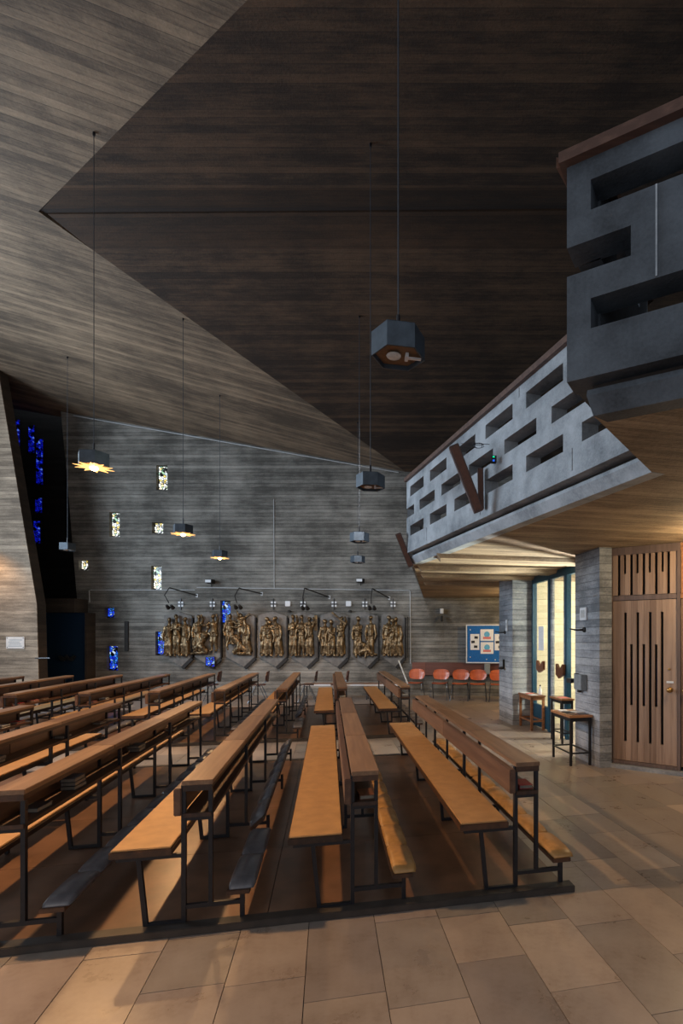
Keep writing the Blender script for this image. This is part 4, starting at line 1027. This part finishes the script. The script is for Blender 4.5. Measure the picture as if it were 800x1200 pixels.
# pinboard
Yb = 14.74
bb = thing('pinboard', 'blue pinboard in a white frame with pinned sheets, right of the reliefs', 'board', P(546, 777, Yb)+Vector((0, 0, 0)), ang)
BW = 1.55; BH = 45/F*Yb; kx = Yb/F
MB().box(0.03, BW-0.03, -0.03, -0.005, 0.03, BH-0.03).build('board_face', 'blueboard', bb)
MB().box(0, BW, -0.045, 0, 0, 0.03).box(0, BW, -0.045, 0, BH-0.03, BH).box(0, 0.03, -0.045, 0, 0.03, BH-0.03).box(BW-0.03, BW, -0.045, 0, 0.03, BH-0.03).build('board_frame', 'white', bb)
for (a, b, c, d_, lab) in ((551, 561.5, 743, 761.5, 'tall white sheet with three dark photos on the left of the pinboard'), (562.8, 578, 737.5, 751, 'white sheet with a coloured drawing at top of the pinboard'), (563, 578, 752.5, 766, 'white sheet with dark photos below the drawing on the pinboard'), (579.3, 590, 743, 762, 'tall white sheet on the right of the pinboard, partly behind the pier')):
    sh = thing('pinned_sheet', lab, 'paper', (0, 0, 0))
    sh.matrix_world = Matrix.Translation(P(546, 777, Yb)) @ Matrix.Rotation(ang, 4, 'Z')
    x0, x1, z0_, z1_ = (a-546)*kx, (b-546)*kx, (777-d_)*kx, (777-c)*kx
    MB().box(x0, x1, -0.034, -0.0305, z0_, z1_).build('sheet', 'paper', sh)
    w_, h_ = x1-x0, z1_-z0_
    if 'drawing' in lab:
        MB().ell((x0+w_*0.5, -0.0345, z0_+h_*0.55), (w_*0.22, 0.001, h_*0.26)).build('print', plain('print_blue', lin((96, 170, 210)), 0.8), sh)
        MB().box(x0+w_*0.2, x0+w_*0.8, -0.036, -0.0342, z0_+h_*0.15, z0_+h_*0.35).build('print', 'pink', sh)
    else:
        for (fx_, fz) in ((0.65, 0.78), (0.3, 0.5), (0.6, 0.2)) if h_ > w_ else ((0.5, 0.78), (0.25, 0.32), (0.75, 0.32)):
            m_ = MB().box(-0.05, 0.05, -0.001, 0.0, -0.035, 0.035); m_.xform(Matrix.Translation((x0+w_*fx_, -0.0345, z0_+h_*fz)) @ Matrix.Rotation(0.4*(fx_-0.5), 4, 'Y')); m_.build('print', 'ink', sh)
for i, (px, py) in enumerate(((551, 738), (551, 770), (570, 772), (580, 773), (585, 773))):
    pass
pn_ = MB()
for (px, py) in ((551, 738), (551, 770), (570, 772.5), (580, 773), (585, 773)): pn_.ell(((px-546)*kx, -0.035, (777-py)*kx), (0.018, 0.008, 0.018), 8, 5)
pn_.build('push_pins', 'white', bb)
tag(MB().tube([P(470.5, 789, 9.6), P(466.8, 774, 9.75)], 0.011, 6).build('candle_pole', 'paper'), '', 'pole')
bpy.data.objects.remove(bpy.data.objects['candle_pole'])
pl0 = Vector(UV(US[0]+0.10, 8.95, 0.848)); 
cp = tag(MB().tube([Vector((P(477.5, 803, 9.0).x, 9.0, 0.86)), P(467, 774, 9.2)], 0.012, 8).build('candle_pole', 'conduit'), 'thin pale pole leaning on the far right pew desk', 'pole')

# low bench along the back wall
t = thing('low_bench', 'low pale-edged bench along the back wall below the right reliefs', 'bench', (wx(366), 13.9, 0))
Lb = wx(471)-wx(366)
MB().box(0, Lb, 0, 0.35, 0.39, 0.425).build('bench_top', 'tablewood', t, bevel=0.004)
MB().box(0, Lb, -0.012, -0.001, 0.375, 0.42).build('bench_edge', 'white', t)
for x in (0.03, Lb*0.33, Lb*0.66, Lb-0.06):
    MB().box(x, x+0.03, 0.01, 0.04, 0, 0.389).box(x, x+0.03, 0.3, 0.33, 0, 0.389).box(x, x+0.03, 0.04, 0.3, 0.03, 0.055).build('leg', 'chrome', t)

# small fittings
t = thing('wall_speaker', 'small white box with black bracket on the back wall left of pinboard', 'speaker', P(517.5, 719, 14.95))
MB().box(-0.05, 0.05, -0.07, 0, 0, 0.14).build('housing', 'white', t, bevel=0.008); MB().tube([(0, -0.05, -0.08), (0, -0.12, -0.22)], 0.03, 8).build('bracket', 'iron_and_shade', t)
def pierface(px, py, corner_u, z=None):
    xr = (px-CX)/F   # point on plane u = corner_u
    Y = corner_u/(CA*xr+SA); return Vector((xr*Y, Y, EYE-(py-HY)/F*Y))
UB, UA = 3.35, 3.385
def onpier(px, py, U, name, label, cat):
    p = pierface(px, py, U); return thing(name, label, cat, p, ROT)
t = onpier(684.5, 719.5, UB, 'intercom_box', 'white rectangular wall box high on the near concrete pier', 'switch box'); MB().box(-0.025, -0.001, -0.09, 0.09, -0.085, 0.085).build('housing', 'white', t, bevel=0.006); MB().box(-0.03, -0.0255, -0.05, 0.05, -0.05, 0.05).build('button_plate', 'conduit', t)
t = onpier(601-7, 733, UA, 'intercom_box', 'slim white wall box high on the far concrete pier', 'switch box'); MB().box(-0.02, -0.001, -0.05, 0.05, -0.11, 0.11).build('housing', 'white', t, bevel=0.006); MB().box(-0.024, -0.0205, -0.03, 0.03, -0.05, 0.05).build('button_plate', 'conduit', t)
for px, py, U, lab in ((685, 738, UB, 'black hook bracket pointing left on the near concrete pier'), (592, 741, UA, 'black hook bracket pointing left on the far concrete pier')):
    t = onpier(px, py, U, 'hook_bracket', lab, 'bracket'); MB().lathe([(0.035, 0), (0.035, 0.02), (0.02, 0.03)], n=10).xform(Matrix.Rotation(-math.pi/2, 4, 'Y')).build('rose', 'iron_and_shade', t); MB().tube([(-0.02, 0, 0), (-0.10, 0.02, -0.005), (-0.20, 0.04, 0.012)], [0.016, 0.012, 0.008], 8).build('hook', 'iron_and_shade', t)
t = onpier(682, 800, UB, 'control_box', 'grey metal control box with black knob on the near concrete pier', 'box')
MB().box(-0.09, -0.001, -0.14, 0.07, -0.09, 0.115).build('housing', 'greybox', t, bevel=0.006); MB().box(-0.06, -0.02, -0.02, 0.03, -0.13, -0.091).build('cable_gland', 'iron_and_shade', t)
MB().box(-0.05, -0.001, 0.09, 0.14, 0.06, 0.12).box(-0.09, -0.001, 0.16, 0.30, -0.02, 0.04).build('switch', 'iron_and_shade', t)
t = onpier(591, 781, UA, 'water_stoup', 'small black wall bracket low on the far concrete pier', 'bracket'); MB().ell((-0.07, 0, -0.03), (0.06, 0.07, 0.03), 10, 6).build('bowl', 'iron_and_shade', t, smooth=True); MB().bar((-0.02, 0, -0.04), (-0.02, 0, 0.14), 0.03, 0.035).build('back_plate', 'iron_and_shade', t)

# ---- tables
def make_table(u, v, w_, l_, h, topm, legm, label, r=0.018, brace=False):
    t = thing('side_table', label, 'table', UV(u, v), ROT)
    MB().box(-0.015, w_+0.015, -0.015, l_+0.015, h-0.03, h).build('tabletop', topm, t, bevel=0.003)
    for a in (r, w_-r):
        for b in (r, l_-r): MB().box(a-r, a+r, b-r, b+r, 0, h-0.031).build('leg', legm, t)
    z = 0.15
    rl = MB().box(2*r, w_-2*r, 0.004, 0.004+r, z, z+r*1.4).box(2*r, w_-2*r, l_-0.004-r, l_-0.004, z, z+r*1.4).box(0.004, 0.004+r, 2*r, l_-2*r, z, z+r*1.4).box(w_-0.004-r, w_-0.004, 2*r, l_-2*r, z, z+r*1.4)
    if brace: rl.bar((r, r, z+r), (w_-r, l_-r, z+r), r, r)
    rl.build('stretcher', legm, t)
    MB().box(2*r, w_-2*r, 0.006, 0.02, h-0.08, h-0.032).box(0.006, 0.02, 2*r, l_-2*r, h-0.08, h-0.032).build('apron', legm, t)
    return t
bB = floorP(668, 898); uB = CA*bB.x+SA*bB.y; vB = -SA*bB.x+CA*bB.y
make_table(uB, vB, 0.295, 0.56, 0.65, 'tablewood', 'steel', 'black-legged side table with leaflets against the near concrete pier', 0.014, True)
bF = floorP(622, 856.5); uF = CA*bF.x+SA*bF.y; vF = -SA*bF.x+CA*bF.y
make_table(uF, vF, 0.26, 0.59, 0.62, 'tablewood', 'tablewood', 'small all-wood table with papers beside the far pier', 0.02)
make_table(3.54, 7.55, 0.19, 0.42, 0.70, 'tablewood', 'steel', 'narrow table half hidden behind the near concrete pier', 0.013)
def sheet(u, v, z, w_, l_, rz, mat, label, cat='leaflet'):
    o = MB().box(-w_/2, w_/2, -l_/2, l_/2, 0, 0.004).build('leaflet', mat, loc=UV(u, v, z), rot=(0, 0, ROT+rz)); return tag(o, label, cat, 'leaflets on the side tables')
k = 0
for (du, dv, rz, m_, nm) in ((0.09, 0.10, 0.1, 'bookbrown', 'brown leaflet at the near corner of the black-legged table'), (0.23, 0.12, -0.15, 'bookdark', 'dark leaflet by the pier on the black-legged table'), (0.10, 0.27, 0.05, 'ink', 'dark printed leaflet in the middle of the black-legged table'), (0.24, 0.30, 0.3, 'paper', 'white leaflet in the middle of the black-legged table'), (0.12, 0.45, -0.1, 'paper', 'white leaflet at the far end of the black-legged table')):
    sheet(uB+du, vB+dv, 0.6505, 0.12, 0.15, rz, m_, nm)
for (du, dv, rz, m_, nm) in ((0.1, 0.15, 0.1, 'paper', 'white leaflet on the front of the wooden table'), (0.12, 0.38, -0.2, 'pink', 'reddish leaflet in the middle of the wooden table'), (0.1, 0.54, 0.15, 'paper', 'white leaflet at the back of the wooden table')):
    sheet(uF+du, vF+dv, 0.6205, 0.13, 0.15, rz, m_, nm)
sheet(3.63, 7.7, 0.7005, 0.13, 0.16, 0.1, 'pink', 'pinkish leaflet on the table half hidden behind the pier')
t = thing('bottle', 'small pale bottle with dark neck standing on the wooden table', 'bottle', UV(uF+0.24, vF+0.16, 0.6205))
MB().lathe([(0.028, 0), (0.03, 0.01), (0.03, 0.09), (0.012, 0.125), (0.012, 0.15)], n=14).build('body', 'paper', t, smooth=True); MB().lathe([(0.014, 0.151), (0.014, 0.175), (0.006, 0.18)], n=10).build('cap', 'ink', t)

# ---- column speakers on the gallery front
def speaker_bar(a, b, label, w_=0.10, d_=0.09):
    t = thing('column_speaker', label, 'loudspeaker', a)
    a, b = Vector(a), Vector(b)
    MB().bar((0, 0, 0), b-a, w_, d_).build('housing', 'speaker', t, bevel=0.006)
    dd_ = (b-a).normalized()
    MB().bar(dd_*0.02, (b-a)-dd_*0.02, w_*0.7, d_+0.012).build('grille', 'bookbrown', t)
    return t
speaker_bar(P(561, 600, 5.45), P(531, 522, 5.35), 'brown column loudspeaker tilted outward on the gallery front, left arm of the V')
speaker_bar(P(563.5, 597, 5.60), P(562.5, 549, 5.60), 'upright brown column loudspeaker on the gallery front, right arm of the V', 0.06, 0.06)
t = thing('cable_loop', 'loose coil of thin dark cable above the gallery loudspeakers', 'cable', P(560, 523, 5.5))
pts = [(0.05*math.cos(a)*(1+0.3*math.sin(a*1.7)), -0.02+0.02*math.sin(a), 0.035*math.sin(a)) for a in [i*0.45 for i in range(34)]]
MB().tube([(-0.18, 0.0, 0.03)]+pts+[(0.12, 0, 0.02)], 0.003, 5).build('coil', 'cable', t)
t = thing('indicator_box', 'small black device with green and blue lights on gallery front', 'device', P(578, 538, 5.30))
MB().box(-0.02, 0.03, -0.02, 0.04, -0.035, 0.03).build('housing', 'iron_and_shade', t)
MB().box(-0.01, 0.01, -0.024, -0.0201, 0.01, 0.022).build('green_light', plain('led_green', (0, .6, .3, 1), 0.4, emit=(0.0, 0.9, 0.4, 1), es=0.8), t)
MB().box(-0.01, 0.01, -0.024, -0.0201, -0.03, -0.012).build('blue_light', plain('led_blue', (0, .1, .6, 1), 0.4, emit=(0.02, 0.15, 0.9, 1), es=0.7), t)
speaker_bar(P(481.5, 664, 8.1), P(466, 625, 8.0), 'brown column loudspeaker tilted at the far end of the gallery', 0.09, 0.09)
